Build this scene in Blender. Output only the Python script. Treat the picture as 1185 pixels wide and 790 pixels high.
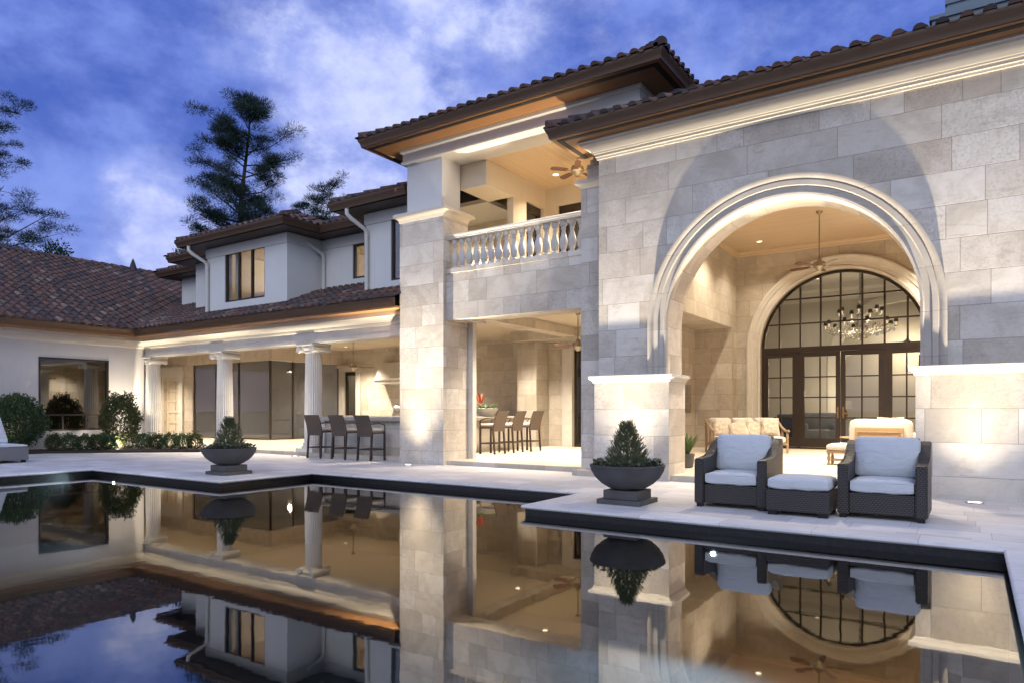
import bpy, bmesh, math, random
from mathutils import Vector, Matrix
R = math.radians
random.seed(7)
for o in list(bpy.data.objects):
    bpy.data.objects.remove(o, do_unlink=True)
S = bpy.context.scene
COL = S.collection

# ------------------------------------------------------------------ camera
cd = bpy.data.cameras.new("camera")
cam = bpy.data.objects.new("camera", cd)
COL.objects.link(cam)
cam.location = (0, 0, 1.2)
cam.rotation_euler = (R(90), 0, R(33.865))
cd.sensor_width = 36
cd.lens = 24.1
cd.shift_y = 0.0675
cd.clip_start = 0.05
cd.clip_end = 3000
S.camera = cam

# ------------------------------------------------------------------ view
S.view_settings.view_transform = 'Standard'
S.view_settings.look = 'None'
S.view_settings.gamma = 1
S.view_settings.use_curve_mapping = False
S.view_settings.exposure = 0.22
S.cycles.max_bounces = 8
S.cycles.transparent_max_bounces = 16
S.cycles.sample_clamp_indirect = 4
S.cycles.use_denoising = True
S.cycles.caustics_reflective = False
S.cycles.caustics_refractive = False

# ------------------------------------------------------------------ sky (dusk, clouds, brighter western sky behind the camera)
W = bpy.data.worlds.new("World")
S.world = W
W.use_nodes = True
nt = W.node_tree
nt.nodes.clear()


class NT:
    """small node helper"""
    def __init__(self, tree):
        self.t = tree

    def n(self, typ, **kw):
        nd = self.t.nodes.new(typ)
        for k, v in kw.items():
            if k == 'ins':
                for i, x in v.items():
                    s = nd.inputs[i]
                    if isinstance(x, bpy.types.NodeSocket):
                        self.t.links.new(x, s)
                    else:
                        s.default_value = x
            else:
                setattr(nd, k, v)
        return nd

    def m(self, op, a, b=None, c=None, clamp=False):
        nd = self.t.nodes.new('ShaderNodeMath')
        nd.operation = op
        nd.use_clamp = clamp
        for i, x in enumerate((a, b, c)):
            if x is None:
                continue
            if isinstance(x, bpy.types.NodeSocket):
                self.t.links.new(x, nd.inputs[i])
            else:
                nd.inputs[i].default_value = x
        return nd.outputs[0]

    def mix(self, f, a, b, blend='MIX'):
        nd = self.t.nodes.new('ShaderNodeMix')
        nd.data_type = 'RGBA'
        nd.blend_type = blend
        for i, x in ((0, f), (6, a), (7, b)):
            if isinstance(x, bpy.types.NodeSocket):
                self.t.links.new(x, nd.inputs[i])
            elif i == 0:
                nd.inputs[0].default_value = x
            else:
                nd.inputs[i].default_value = (*x[:3], 1)
        return nd.outputs[2]

    def ramp(self, f, stops):
        nd = self.t.nodes.new('ShaderNodeValToRGB')
        el = nd.color_ramp.elements
        while len(el) < len(stops):
            el.new(0.5)
        for e, (p, c) in zip(el, stops):
            e.position = p
            e.color = (*c[:3], 1) if hasattr(c, '__len__') else (c, c, c, 1)
        self.t.links.new(f, nd.inputs[0])
        return nd.outputs[0]

    def smooth(self, x, a, b):
        nd = self.t.nodes.new('ShaderNodeMapRange')
        nd.interpolation_type = 'SMOOTHSTEP'
        self.t.links.new(x, nd.inputs[0])
        nd.inputs[1].default_value = a
        nd.inputs[2].default_value = b
        return nd.outputs[0]

    def noise(self, vec, scale, detail=4, rough=0.5, dist=0.0, out=0):
        nd = self.n('ShaderNodeTexNoise', ins={'Vector': vec, 'Scale': scale, 'Detail': detail, 'Roughness': rough, 'Distortion': dist})
        return nd.outputs[out]


def dirvec(px, py):
    """compass direction of a patch of sky, used to lay the cloud banks where they hung that evening"""
    u = (px - 592.5) / 793.5
    v = (475 - py) / 793.5
    a = R(33.865)
    d = Vector((-math.sin(a) + u * math.cos(a), math.cos(a) + u * math.sin(a), v))
    return d.normalized()


g = NT(nt)
sky = g.n('ShaderNodeTexSky', sky_type='NISHITA', sun_disc=False)
sky.sun_elevation = R(4)
sky.sun_rotation = R(205)
sky.altitude = 50
tc = g.n('ShaderNodeTexCoord')
D = tc.outputs['Generated']
sep = g.n('ShaderNodeSeparateXYZ', ins={0: D})
up = sep.outputs[2]
# project the direction on a cloud layer so that clouds flatten towards the horizon
inv = g.m('DIVIDE', 1.0, g.m('ADD', g.m('MAXIMUM', up, 0.0), 0.25))
lay = g.n('ShaderNodeVectorMath', operation='SCALE', ins={0: D, 'Scale': inv}).outputs[0]
lay = g.n('ShaderNodeMapping', ins={'Vector': D, 'Location': (3.1, 1.7, 0.4), 'Rotation': (0, R(12), R(25)), 'Scale': (1.0, 1.0, 1.5)}).outputs[0]
n1 = g.noise(lay, 4.6, 6, 0.50, 0.0)
n2 = g.noise(lay, 12.0, 8, 0.62, 0.0)
field = g.m('ADD', g.m('MULTIPLY', n1, 1.05), g.m('MULTIPLY', n2, 0.60))
field = g.m('SUBTRACT', field, 0.36)
# cloud banks (direction, half width, weight)
banks = [((430, 90), .17, .17), ((340, 125), .13, .20), ((170, 195), .045, .36), ((190, 240), .06, .32), ((120, 262), .06, .22), ((205, 285), .05, .20),
         ((560, 60), .14, .08), ((212, 290), .05, .26), ((335, 105), .04, .22), ((420, 110), .05, .22), ((800, 60), .10, .10), ((1000, 20), .08, .08), ((390, 170), .10, .16), ((690, 30), .10, .04), ((30, 250), .10, .10), ((500, 10), .12, .10),
         ((130, 110), .16, -.20), ((60, 60), .14, -.08), ((250, 60), .12, -.10), ((900, 40), .22, -.12), ((100, 190), .09, -.10), ((450, 145), .05, -.12), ((235, 170), .06, -.06)]
for (px, py), wd, wt in banks:
    d = dirvec(px, py)
    dt = g.n('ShaderNodeVectorMath', operation='DOT_PRODUCT', ins={0: D, 1: d}).outputs['Value']
    mk = g.smooth(dt, math.cos(wd * 1.6), 1.0)
    field = g.m('ADD', field, g.m('MULTIPLY', mk, wt))
cl = g.m('ADD', g.m('MULTIPLY', g.smooth(field, 0.40, 0.92), 0.58), g.m('MULTIPLY', g.smooth(field, 0.64, 0.90), 0.42))
skyc = g.mix(1.0, sky.outputs[0], (0.9, 0.95, 1.0), 'MULTIPLY')
blue = g.mix(g.smooth(up, 0.0, 0.5), (0.11, 0.19, 0.70), (0.042, 0.100, 0.53))
deep = g.mix(0.10, blue, skyc)
n3 = g.noise(lay, 5.2, 7, .60, .1)
low = g.mix(g.smooth(n3, .34, .66), (0.044, 0.088, 0.40), (0.25, 0.335, 0.80))
deep = g.mix(0.68, deep, low)
white = g.mix(g.smooth(n2, .3, .7), (0.32, 0.39, 0.80), (0.58, 0.64, 0.94))
col = g.mix(cl, deep, white)
# brighter, paler western sky behind the camera
back = g.n('ShaderNodeVectorMath', operation='DOT_PRODUCT', ins={0: D, 1: (0.50, -0.82, 0.28)}).outputs['Value']
bk = g.smooth(back, -0.15, 0.8)
col = g.mix(bk, col, (.59, .72, 1.06))
bg = g.n('ShaderNodeBackground', ins={0: col, 1: 1.0})
out = g.n('ShaderNodeOutputWorld', ins={0: bg.outputs[0]})

# ------------------------------------------------------------------ sun (already down: a wide soft glow from behind the camera)
sl = bpy.data.lights.new("sun", 'SUN')
sl.energy = 0.55
sl.angle = R(30)
sl.color = (1.0, 0.95, 0.90)
so = bpy.data.objects.new("sun", sl)
COL.objects.link(so)
so.rotation_euler = (R(62), 0, R(-25 + 50))

# ------------------------------------------------------------------ materials
MATS = {}


def newmat(name):
    m = bpy.data.materials.new(name)
    m.use_nodes = True
    m.node_tree.nodes.clear()
    MATS[name] = m
    return m, NT(m.node_tree)


def finish(h, shader):
    h.n('ShaderNodeOutputMaterial', ins={0: shader})


def pbsdf(h, **ins):
    names = {'base': 'Base Color', 'rough': 'Roughness', 'metal': 'Metallic', 'normal': 'Normal', 'spec': 'Specular IOR Level', 'sheen': 'Sheen Weight',
             'ior': 'IOR', 'alpha': 'Alpha', 'em': 'Emission Color', 'es': 'Emission Strength', 'coat': 'Coat Weight', 'sub': 'Subsurface Weight', 'trans': 'Transmission Weight'}
    d = {}
    for k, v in ins.items():
        if k in ('base', 'em') and not isinstance(v, bpy.types.NodeSocket):
            v = (*v[:3], 1)
        d[names[k]] = v
    return h.n('ShaderNodeBsdfPrincipled', ins=d).outputs[0]


def bump(h, height, strength=0.3, dist=0.01):
    return h.n('ShaderNodeBump', ins={'Height': height, 'Strength': strength, 'Distance': dist}).outputs[0]


def simple(name, base, rough=0.6, metal=0.0, var=0.12, vscale=6.0, bscale=40, bstr=0.15, spec=0.5, **kw):
    m, h = newmat(name)
    tcn = h.n('ShaderNodeTexCoord')
    v = tcn.outputs['Object']
    nz = h.noise(v, vscale, 5, 0.6)
    c = h.mix(nz, [x * (1 - var) for x in base], [min(1, x * (1 + var)) for x in base])
    b = bump(h, h.noise(v, bscale, 4, 0.6), bstr, 0.004)
    rr = h.m('ADD', rough - .06, h.m('MULTIPLY', nz, 0.12))
    finish(h, pbsdf(h, base=c, rough=rr, metal=metal, normal=b, spec=spec, **kw))
    return m


def wallcoords(h):
    """u along the wall, v up, in metres; picks x or y by the way the face looks"""
    geo = h.n('ShaderNodeNewGeometry')
    p = h.n('ShaderNodeSeparateXYZ', ins={0: geo.outputs['Position']})
    n = h.n('ShaderNodeSeparateXYZ', ins={0: geo.outputs['True Normal']})
    isx = h.m('GREATER_THAN', h.m('ABSOLUTE', n.outputs[0]), 0.7)
    isz = h.m('GREATER_THAN', h.m('ABSOLUTE', n.outputs[2]), 0.7)
    u = h.m('ADD', h.m('MULTIPLY', isx, p.outputs[1]), h.m('MULTIPLY', h.m('SUBTRACT', 1.0, isx), p.outputs[0]))
    v = h.m('ADD', h.m('MULTIPLY', isz, p.outputs[1]), h.m('MULTIPLY', h.m('SUBTRACT', 1.0, isz), p.outputs[2]))
    return u, v, geo.outputs['Position']


def rnd(h, x, seed=0.0):
    return h.n('ShaderNodeTexWhiteNoise', noise_dimensions='2D', ins={'Vector': h.n('ShaderNodeCombineXYZ', ins={0: x, 1: seed}).outputs[0]}).outputs[0]


def rnd2(h, x, y):
    return h.n('ShaderNodeTexWhiteNoise', noise_dimensions='2D', ins={'Vector': h.n('ShaderNodeCombineXYZ', ins={0: x, 1: y}).outputs[0]}).outputs[0]


def stone_mat(name, tones, course=0.467, z0=0.30, wid=0.98, joint=0.004, jdark=0.55, blocks=True, rough=0.62, vein=1.0):
    m, h = newmat(name)
    u, v, P = wallcoords(h)
    row = h.m('FLOOR', h.m('DIVIDE', h.m('SUBTRACT', v, z0), course))
    fv = h.m('FRACT', h.m('DIVIDE', h.m('SUBTRACT', v, z0), course))
    w = h.m('ADD', wid * 0.82, h.m('MULTIPLY', rnd(h, row, 3.3), wid * 0.36))
    uu = h.m('ADD', h.m('DIVIDE', u, w), h.m('ADD', h.m('MULTIPLY', rnd(h, row, 8.1), 5.0), 40.0))
    cel = h.m('FLOOR', uu)
    fu = h.m('FRACT', uu)
    # some blocks are split once more
    sp = h.m('GREATER_THAN', rnd2(h, h.m('ADD', cel, 0.37), row), 0.66)
    half = h.m('MULTIPLY', sp, h.m('GREATER_THAN', fu, 0.62))
    ident = h.m('ADD', cel, h.m('MULTIPLY', half, 0.5))
    r1 = rnd2(h, ident, row)
    r2 = rnd2(h, h.m('ADD', ident, 17.3), row)
    base = h.ramp(r1, [(i / (len(tones) - 1), c) for i, c in enumerate(tones)])
    # travertine clouding and veins, shifted per block
    off = h.n('ShaderNodeCombineXYZ', ins={0: h.m('MULTIPLY', r1, 31.0), 1: h.m('MULTIPLY', r2, 17.0), 2: h.m('MULTIPLY', r1, 7.0)}).outputs[0]
    pv = h.n('ShaderNodeVectorMath', operation='ADD', ins={0: P, 1: off}).outputs[0]
    cloud = h.noise(pv, 1.7, 6, 0.62, 0.8)
    st = h.n('ShaderNodeMapping', ins={'Vector': pv, 'Rotation': (0.25, 0.35, 0), 'Scale': (1.2, 1.2, 7.0)}).outputs[0]
    veins = h.noise(st, 2.2, 7, 0.68, 0.6)
    fine = h.noise(pv, 26.0, 5, 0.7)
    c = h.mix(h.m('MULTIPLY', h.smooth(cloud, .38, .72), 0.5 * vein), base, (0.36, 0.325, 0.285))
    c = h.mix(h.m('MULTIPLY', h.smooth(veins, .52, .74), 0.45 * vein), c, (0.30, 0.265, 0.225))
    c = h.mix(h.m('MULTIPLY', h.smooth(cloud, .58, .3), 0.28 * vein), c, (0.66, 0.65, 0.63))
    c = h.mix(h.m('MULTIPLY', h.smooth(fine, .44, .72), h.m('MULTIPLY', h.m('ADD', h.m('MULTIPLY', h.m('POWER', r2, 2.0), .50), .08), vein)), c, (0.27, 0.235, 0.20))
    pit = h.smooth(h.noise(pv, 60.0, 3, 0.6), .66, .74)
    c = h.mix(h.m('MULTIPLY', pit, h.m('MULTIPLY', r2, 0.7 * vein)), c, (0.16, 0.13, 0.10))
    hgt = h.m('MULTIPLY', fine, 0.12)
    if blocks:
        dv = h.m('MULTIPLY', h.m('MINIMUM', fv, h.m('SUBTRACT', 1.0, fv)), course)
        du = h.m('MULTIPLY', h.m('MINIMUM', fu, h.m('SUBTRACT', 1.0, fu)), w)
        ds = h.m('ADD', h.m('MULTIPLY', h.m('ABSOLUTE', h.m('SUBTRACT', fu, 0.62)), w), h.m('MULTIPLY', h.m('SUBTRACT', 1.0, sp), 9.0))
        d = h.m('MINIMUM', h.m('MINIMUM', dv, du), ds)
        jn = h.m('SUBTRACT', 1.0, h.smooth(d, joint * 0.5, joint * 1.6))
        c = h.mix(h.m('MULTIPLY', jn, jdark), c, (0.12, 0.105, 0.09))
        hgt = h.m('SUBTRACT', hgt, h.m('MULTIPLY', jn, 0.8))
    b = bump(h, hgt, 0.5, 0.004)
    finish(h, pbsdf(h, base=c, rough=rough, normal=b, spec=0.35))
    return m


M_STONE = stone_mat('limestone_blocks', [(.62, .55, .46), (.475, .405, .325), (.68, .625, .55), (.405, .355, .295), (.59, .52, .43), (.71, .66, .59), (.55, .475, .405)], wid=1.18, vein=1.1)
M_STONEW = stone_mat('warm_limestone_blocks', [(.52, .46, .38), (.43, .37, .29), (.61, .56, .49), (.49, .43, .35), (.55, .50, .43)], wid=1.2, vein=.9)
M_CARVED = stone_mat('carved_limestone', [(.60, .57, .52), (.57, .54, .49), (.62, .59, .55)], blocks=False, vein=0.45)
M_CAST = stone_mat('cast_stone_cornice', [(.66, .60, .50), (.65, .59, .49), (.67, .61, .51)], blocks=False, vein=0.18)


def arch_stone():
    """carved ring: voussoir joints radiate about the arch centre"""
    m = stone_mat('carved_arch_limestone', [(.42, .38, .33), (.38, .34, .295), (.45, .41, .36)], course=0.62, z0=0.1, wid=40, joint=0.0035, vein=0.75)
    return m


M_ARCH = arch_stone()


def stucco(name, base):
    m, h = newmat(name)
    v = h.n('ShaderNodeTexCoord').outputs['Object']
    nz = h.noise(v, 0.9, 7, 0.68)
    c = h.mix(nz, [x * .84 for x in base], [min(1, x * 1.05) for x in base])
    drip = h.noise(h.n('ShaderNodeMapping', ins={'Vector': v, 'Scale': (7, 7, .35)}).outputs[0], 1.6, 5, .6)
    c = h.mix(h.m('MULTIPLY', h.smooth(drip, .56, .78), .22), c, [x * .62 for x in base])
    b = bump(h, h.m('ADD', h.noise(v, 90, 4, 0.65), h.noise(v, 16, 4, .6)), 0.35, 0.004)
    finish(h, pbsdf(h, base=c, rough=0.85, normal=b, spec=0.2))
    return m


M_STUCCO = stucco('white_stucco', (.70, .69, .67))
M_PLASTER = stucco('cream_plaster', (.66, .58, .46))
M_GREIGE = stucco('greige_paint', (.50, .47, .42))
M_TRIM = stucco('cream_painted_trim', (.64, .61, .56))


def wood(name, a, b, plank=0.11, axis=0, rough=0.45, dark=0.5):
    m, h = newmat(name)
    geo = h.n('ShaderNodeNewGeometry')
    sp = h.n('ShaderNodeSeparateXYZ', ins={0: geo.outputs['Position']})
    t = sp.outputs[axis]
    k = h.m('DIVIDE', t, plank)
    cell = h.m('FLOOR', k)
    f = h.m('FRACT', k)
    r = rnd(h, cell, 2.0)
    sc = (2.0, 14.0, 14.0) if axis == 1 else (14.0, 2.0, 14.0)
    pv = h.n('ShaderNodeVectorMath', operation='ADD', ins={0: geo.outputs['Position'], 1: h.n('ShaderNodeCombineXYZ', ins={0: h.m('MULTIPLY', r, 9.0), 1: h.m('MULTIPLY', r, 13.0)}).outputs[0]}).outputs[0]
    gr = h.noise(h.n('ShaderNodeMapping', ins={'Vector': pv, 'Scale': sc}).outputs[0], 1.6, 6, 0.6, 0.5)
    c = h.mix(h.m('ADD', h.m('MULTIPLY', gr, 0.7), h.m('MULTIPLY', r, 0.3)), a, b)
    e = h.m('MINIMUM', f, h.m('SUBTRACT', 1.0, f))
    jn = h.m('SUBTRACT', 1.0, h.smooth(e, 0.015, 0.05))
    c = h.mix(h.m('MULTIPLY', jn, dark), c, [x * .25 for x in a])
    bn = bump(h, h.m('SUBTRACT', h.m('MULTIPLY', gr, .2), jn), 0.4, 0.004)
    finish(h, pbsdf(h, base=c, rough=rough, normal=bn, spec=0.35))
    return m


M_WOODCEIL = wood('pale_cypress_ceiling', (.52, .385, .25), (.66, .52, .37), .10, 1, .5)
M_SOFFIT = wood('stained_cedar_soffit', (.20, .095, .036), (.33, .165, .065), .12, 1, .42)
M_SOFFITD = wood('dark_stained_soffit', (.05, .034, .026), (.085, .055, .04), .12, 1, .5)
M_GUTTER = simple('bronze_gutter', (.105, .062, .036), .42, .35, .2, 3, 30, .05)
M_VENT = simple('dark_soffit_vent', (.012, .009, .008), .7)
M_FRAME = simple('dark_bronze_frame', (.030, .020, .014), .42, .15, .2, 4, 30, .08)
M_DOORW = simple('dark_walnut_door', (.018, .010, .006), .4, 0, .3, 5, 30, .1)
M_BLACK = simple('black_metal', (.015, .014, .013), .45, .5)
M_BRASS = simple('aged_brass', (.30, .19, .08), .4, .9)
M_SPOUT = simple('painted_downspout', (.60, .585, .55), .5, 0, .06)
M_CONC = simple('dark_cast_concrete', (.078, .075, .073), .72, 0, .55, 4, 34, .45)
def cushion_mat(name, base):
    m, h = newmat(name)
    v = h.n('ShaderNodeTexCoord').outputs['Object']
    big = h.noise(h.n('ShaderNodeMapping', ins={'Vector': v, 'Scale': (1, 1, 2.2)}).outputs[0], 5.0, 4, .55, 1.2)
    weave = h.noise(v, 260, 2, .5)
    c = h.mix(big, [x * .90 for x in base], [min(1, x * 1.06) for x in base])
    c = h.mix(h.m('MULTIPLY', h.smooth(weave, .4, .7), .18), c, [x * .7 for x in base])
    b1 = h.n('ShaderNodeBump', ins={'Height': big, 'Strength': .55, 'Distance': .035}).outputs[0]
    b2 = h.n('ShaderNodeBump', ins={'Height': weave, 'Strength': .25, 'Distance': .002, 'Normal': b1}).outputs[0]
    finish(h, pbsdf(h, base=c, rough=.92, normal=b2, spec=.2, sheen=.15))
    return m


M_CUSH = cushion_mat('pale_grey_cushion', (.55, .57, .585))
M_CUSHW = simple('cream_cushion', (.50, .46, .41), .9, 0, .06, 9, 150, .2, .2)
M_CUSHP = simple('patterned_pillow', (.44, .38, .31), .9, 0, .75, 16, 150, .2, .2)
M_TEAK = simple('weathered_teak', (.27, .18, .105), .6, 0, .25, 8, 40, .2)
M_UPHOL = simple('tan_upholstery', (.36, .24, .14), .85, 0, .1, 8, 120, .2, .2)
M_BARK = simple('pine_bark', (.075, .055, .045), .9, 0, .4, 4, 10, .6)
M_MULCH = simple('dark_mulch', (.035, .022, .015), .95, 0, .5, 20, 50, .9)
M_LAWN = simple('lawn', (.035, .060, .020), .95, 0, .4, 1.2, 60, .6)
M_TERRA = simple('granite_counter', (.36, .33, .29), .25, 0, .35, 30, 60, .03)
M_STEEL = simple('stainless_steel', (.55, .55, .56), .28, 1)
M_FAN = simple('walnut_fan_blade', (.10, .042, .025), .4, 0, .2)
M_FANM = simple('pewter_fan_motor', (.30, .26, .20), .35, .8)
M_NAVY = simple('navy_upholstery', (.025, .045, .10), .85)
M_PATT = simple('patterned_fabric', (.25, .28, .32), .85, 0, .7, 30)
M_SHADE = simple('white_lamp_shade', (.8, .76, .68), .8)
M_RED = simple('coral_petal', (.55, .10, .035), .6)
M_WHITE = simple('white_petal', (.75, .74, .68), .7)
M_CURT = simple('cream_drape', (.55, .48, .38), .85)


def emit(name, col, s):
    m, h = newmat(name)
    finish(h, h.n('ShaderNodeEmission', ins={0: (*col, 1), 1: s}).outputs[0])
    return m


M_LAMPW = emit('warm_lamp_glow', (1.0, .82, .55), 5)
M_LAMPC = emit('cool_lamp_glow', (.85, .93, 1.0), 90)
M_UPL = emit('uplight_glow', (1.0, .93, .80), 9)
M_VIOLET = emit('violet_screen_glow', (.30, .24, .80), .9)
M_AMBER = emit('amber_shade_glow', (1.0, .70, .38), 1.3)


def glass(name, tint=(1, 1, 1), diff=None, dmix=0.0, ior=1.5, rough=0.0):
    m, h = newmat(name)
    tr = h.n('ShaderNodeBsdfTransparent', ins={0: (*tint, 1)}).outputs[0]
    if diff:
        df = h.n('ShaderNodeBsdfDiffuse', ins={0: (*diff, 1)}).outputs[0]
        tr = h.n('ShaderNodeMixShader', ins={0: dmix, 1: tr, 2: df}).outputs[0]
    geo = h.n('ShaderNodeNewGeometry')
    fr = h.m('MULTIPLY', h.n('ShaderNodeFresnel', ins={0: ior}).outputs[0], h.m('SUBTRACT', 1.0, geo.outputs['Backfacing']))
    gl = h.n('ShaderNodeBsdfGlossy', ins={0: (1, 1, 1, 1), 1: rough}).outputs[0]
    finish(h, h.n('ShaderNodeMixShader', ins={0: fr, 1: tr, 2: gl}).outputs[0])
    return m


M_GLASS = glass('clear_window_glass', (.86, .88, .87), ior=1.5)
M_GLASSD = glass('tinted_window_glass', (.45, .46, .47), ior=1.75)
M_GLASSR = glass('reflective_window_glass', (.30, .29, .28), ior=2.3)
M_SCREEN = glass('grey_solar_screen', (.50, .51, .54), (.15, .155, .17), .42, 1.4)
M_CRYST = glass('crystal_glass', (.9, .9, .9), (.9, .85, .75), .35, 1.9)


def tile_mat():
    m, h = newmat('clay_roof_tile')
    uv = h.n('ShaderNodeUVMap', uv_map='UVMap').outputs[0]
    s = h.n('ShaderNodeSeparateXYZ', ins={0: uv})
    c = h.ramp(s.outputs[0], [(0, (.034, .028, .030)), (.20, (.075, .044, .036)), (.40, (.135, .062, .040)), (.56, (.042, .034, .036)), (.70, (.180, .080, .048)), (.88, (.085, .058, .048)), (1, (.24, .17, .135))])
    v = h.n('ShaderNodeTexCoord').outputs['Object']
    nz = h.noise(v, 9, 5, 0.65)
    c = h.mix(h.m('MULTIPLY', h.smooth(nz, .42, .75), .55), c, (.052, .046, .044))
    b = bump(h, h.noise(v, 60, 4, .6), .35, .004)
    finish(h, pbsdf(h, base=c, rough=.62, normal=b, spec=.4))
    return m


M_TILE = tile_mat()


def paver(name, base, sx, sy, joint=0.004):
    m, h = newmat(name)
    geo = h.n('ShaderNodeNewGeometry')
    p = h.n('ShaderNodeSeparateXYZ', ins={0: geo.outputs['Position']})
    ry = h.m('FLOOR', h.m('DIVIDE', p.outputs[1], sy))
    fy = h.m('FRACT', h.m('DIVIDE', p.outputs[1], sy))
    ux = h.m('ADD', h.m('DIVIDE', p.outputs[0], sx), h.m('MULTIPLY', rnd(h, ry, 1.0), 3.0))
    cx = h.m('FLOOR', ux)
    fx = h.m('FRACT', ux)
    r = rnd2(h, cx, ry)
    off = h.n('ShaderNodeCombineXYZ', ins={0: h.m('MULTIPLY', r, 31.0), 1: h.m('MULTIPLY', r, 17.0)}).outputs[0]
    pv = h.n('ShaderNodeVectorMath', operation='ADD', ins={0: geo.outputs['Position'], 1: off}).outputs[0]
    cl_ = h.noise(pv, 2.6, 6, .62, .6)
    st = h.noise(h.n('ShaderNodeMapping', ins={'Vector': pv, 'Scale': (1.0, 6.0, 1.0)}).outputs[0], 2.5, 6, .65, .4)
    fn = h.noise(pv, 45, 4, .7)
    c = h.mix(r, [x * .80 for x in base], [x * 1.10 for x in base])
    c = h.mix(h.m('MULTIPLY', h.smooth(st, .45, .72), .5), c, [x * .62 for x in base])
    c = h.mix(h.m('MULTIPLY', h.smooth(cl_, .5, .75), .35), c, [min(1, x * 1.22) for x in base])
    c = h.mix(h.m('MULTIPLY', h.smooth(fn, .58, .75), .35), c, [x * .55 for x in base])
    wet = h.noise(geo.outputs['Position'], .45, 5, .6, .5)
    c = h.mix(h.m('MULTIPLY', h.smooth(wet, .48, .70), .16), c, [x * .60 for x in base])
    d = h.m('MINIMUM', h.m('MULTIPLY', h.m('MINIMUM', fx, h.m('SUBTRACT', 1.0, fx)), sx), h.m('MULTIPLY', h.m('MINIMUM', fy, h.m('SUBTRACT', 1.0, fy)), sy))
    jn = h.m('SUBTRACT', 1.0, h.smooth(d, joint * .5, joint * 1.5))
    c = h.mix(h.m('MULTIPLY', jn, .5), c, [x * .4 for x in base])
    b = bump(h, h.m('SUBTRACT', h.m('MULTIPLY', fn, .15), jn), .4, .004)
    rr = h.m('ADD', .42, h.m('MULTIPLY', cl_, .25))
    finish(h, pbsdf(h, base=c, rough=rr, normal=b, spec=.4))
    return m


M_DECK = paver('travertine_pavers', (.68, .64, .605), .61, .41)
M_FLOOR = paver('porch_travertine', (.55, .48, .40), .61, .61)
M_COPE = paver('travertine_coping', (.68, .65, .62), .92, 40.0)


def pool_tile():
    m, h = newmat('dark_mosaic_tile')
    u, v, P = wallcoords(h)
    fu = h.m('FRACT', h.m('DIVIDE', u, .05))
    fv = h.m('FRACT', h.m('DIVIDE', v, .025))
    r = rnd2(h, h.m('FLOOR', h.m('DIVIDE', u, .05)), h.m('FLOOR', h.m('DIVIDE', v, .025)))
    e = h.m('MINIMUM', h.m('MINIMUM', fu, h.m('SUBTRACT', 1.0, fu)), h.m('MINIMUM', fv, h.m('SUBTRACT', 1.0, fv)))
    c = h.mix(r, (.005, .0045, .005), (.018, .0155, .014))
    c = h.mix(h.m('MULTIPLY', h.m('SUBTRACT', 1.0, h.smooth(e, .04, .12)), .6), c, (.006, .006, .006))
    finish(h, pbsdf(h, base=c, rough=.3, spec=.5))
    return m


M_PTILE = pool_tile()


def pool_floor():
    m, h = newmat('dark_pebble_plaster')
    v = h.n('ShaderNodeTexCoord').outputs['Object']
    a = h.noise(v, 80, 3, .7)
    b_ = h.noise(v, .5, 3, .5)
    c = h.mix(b_, (.018, .030, .046), (.028, .036, .046))
    c = h.mix(h.smooth(a, .60, .72), c, (.16, .13, .11))
    finish(h, pbsdf(h, base=c, rough=.8))
    return m


M_PFLOOR = pool_floor()


def water_mat():
    m, h = newmat('still_pool_water')
    v = h.n('ShaderNodeTexCoord').outputs['Object']
    w1 = h.noise(h.n('ShaderNodeMapping', ins={'Vector': v, 'Scale': (1, .6, 1)}).outputs[0], 1.3, 3, .5)
    w2 = h.noise(v, 9.0, 2, .5)
    b = bump(h, h.m('ADD', w1, h.m('MULTIPLY', w2, .10)), .026, .05)
    fr = h.n('ShaderNodeFresnel', ins={0: 3.3, 1: b}).outputs[0]
    tr = h.n('ShaderNodeBsdfTransparent', ins={0: (.52, .66, .70, 1)}).outputs[0]
    gl = h.n('ShaderNodeBsdfGlossy', ins={0: (1, .97, .93, 1), 1: .022, 'Normal': b}).outputs[0]
    finish(h, h.n('ShaderNodeMixShader', ins={0: fr, 1: tr, 2: gl}).outputs[0])
    return m


M_WATER = water_mat()


def foliage(name, a, b, rough=.55, trans=.25):
    m, h = newmat(name)
    geo = h.n('ShaderNodeNewGeometry')
    r = geo.outputs['Random Per Island']
    nz = h.noise(geo.outputs['Position'], 2.2, 3, .6)
    c = h.mix(h.m('ADD', h.m('MULTIPLY', r, .6), h.m('MULTIPLY', nz, .4)), a, b)
    p = pbsdf(h, base=c, rough=rough, spec=.35)
    t = h.n('ShaderNodeBsdfTranslucent', ins={0: c}).outputs[0]
    finish(h, h.n('ShaderNodeMixShader', ins={0: trans, 1: p, 2: t}).outputs[0])
    return m


M_PINE = foliage('pine_needles', (.014, .030, .020), (.042, .070, .038))
M_BUSH = foliage('shrub_leaves', (.026, .055, .022), (.085, .130, .048))
M_HOLLY = foliage('olive_shrub_leaves', (.030, .045, .014), (.095, .105, .035))
M_CONIF = foliage('dwarf_conifer_needles', (.034, .055, .026), (.175, .19, .095))
M_SUCC = foliage('trailing_succulent', (.055, .085, .045), (.20, .20, .13))
M_BROAD = foliage('broad_leaves', (.03, .07, .02), (.09, .14, .04))


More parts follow.
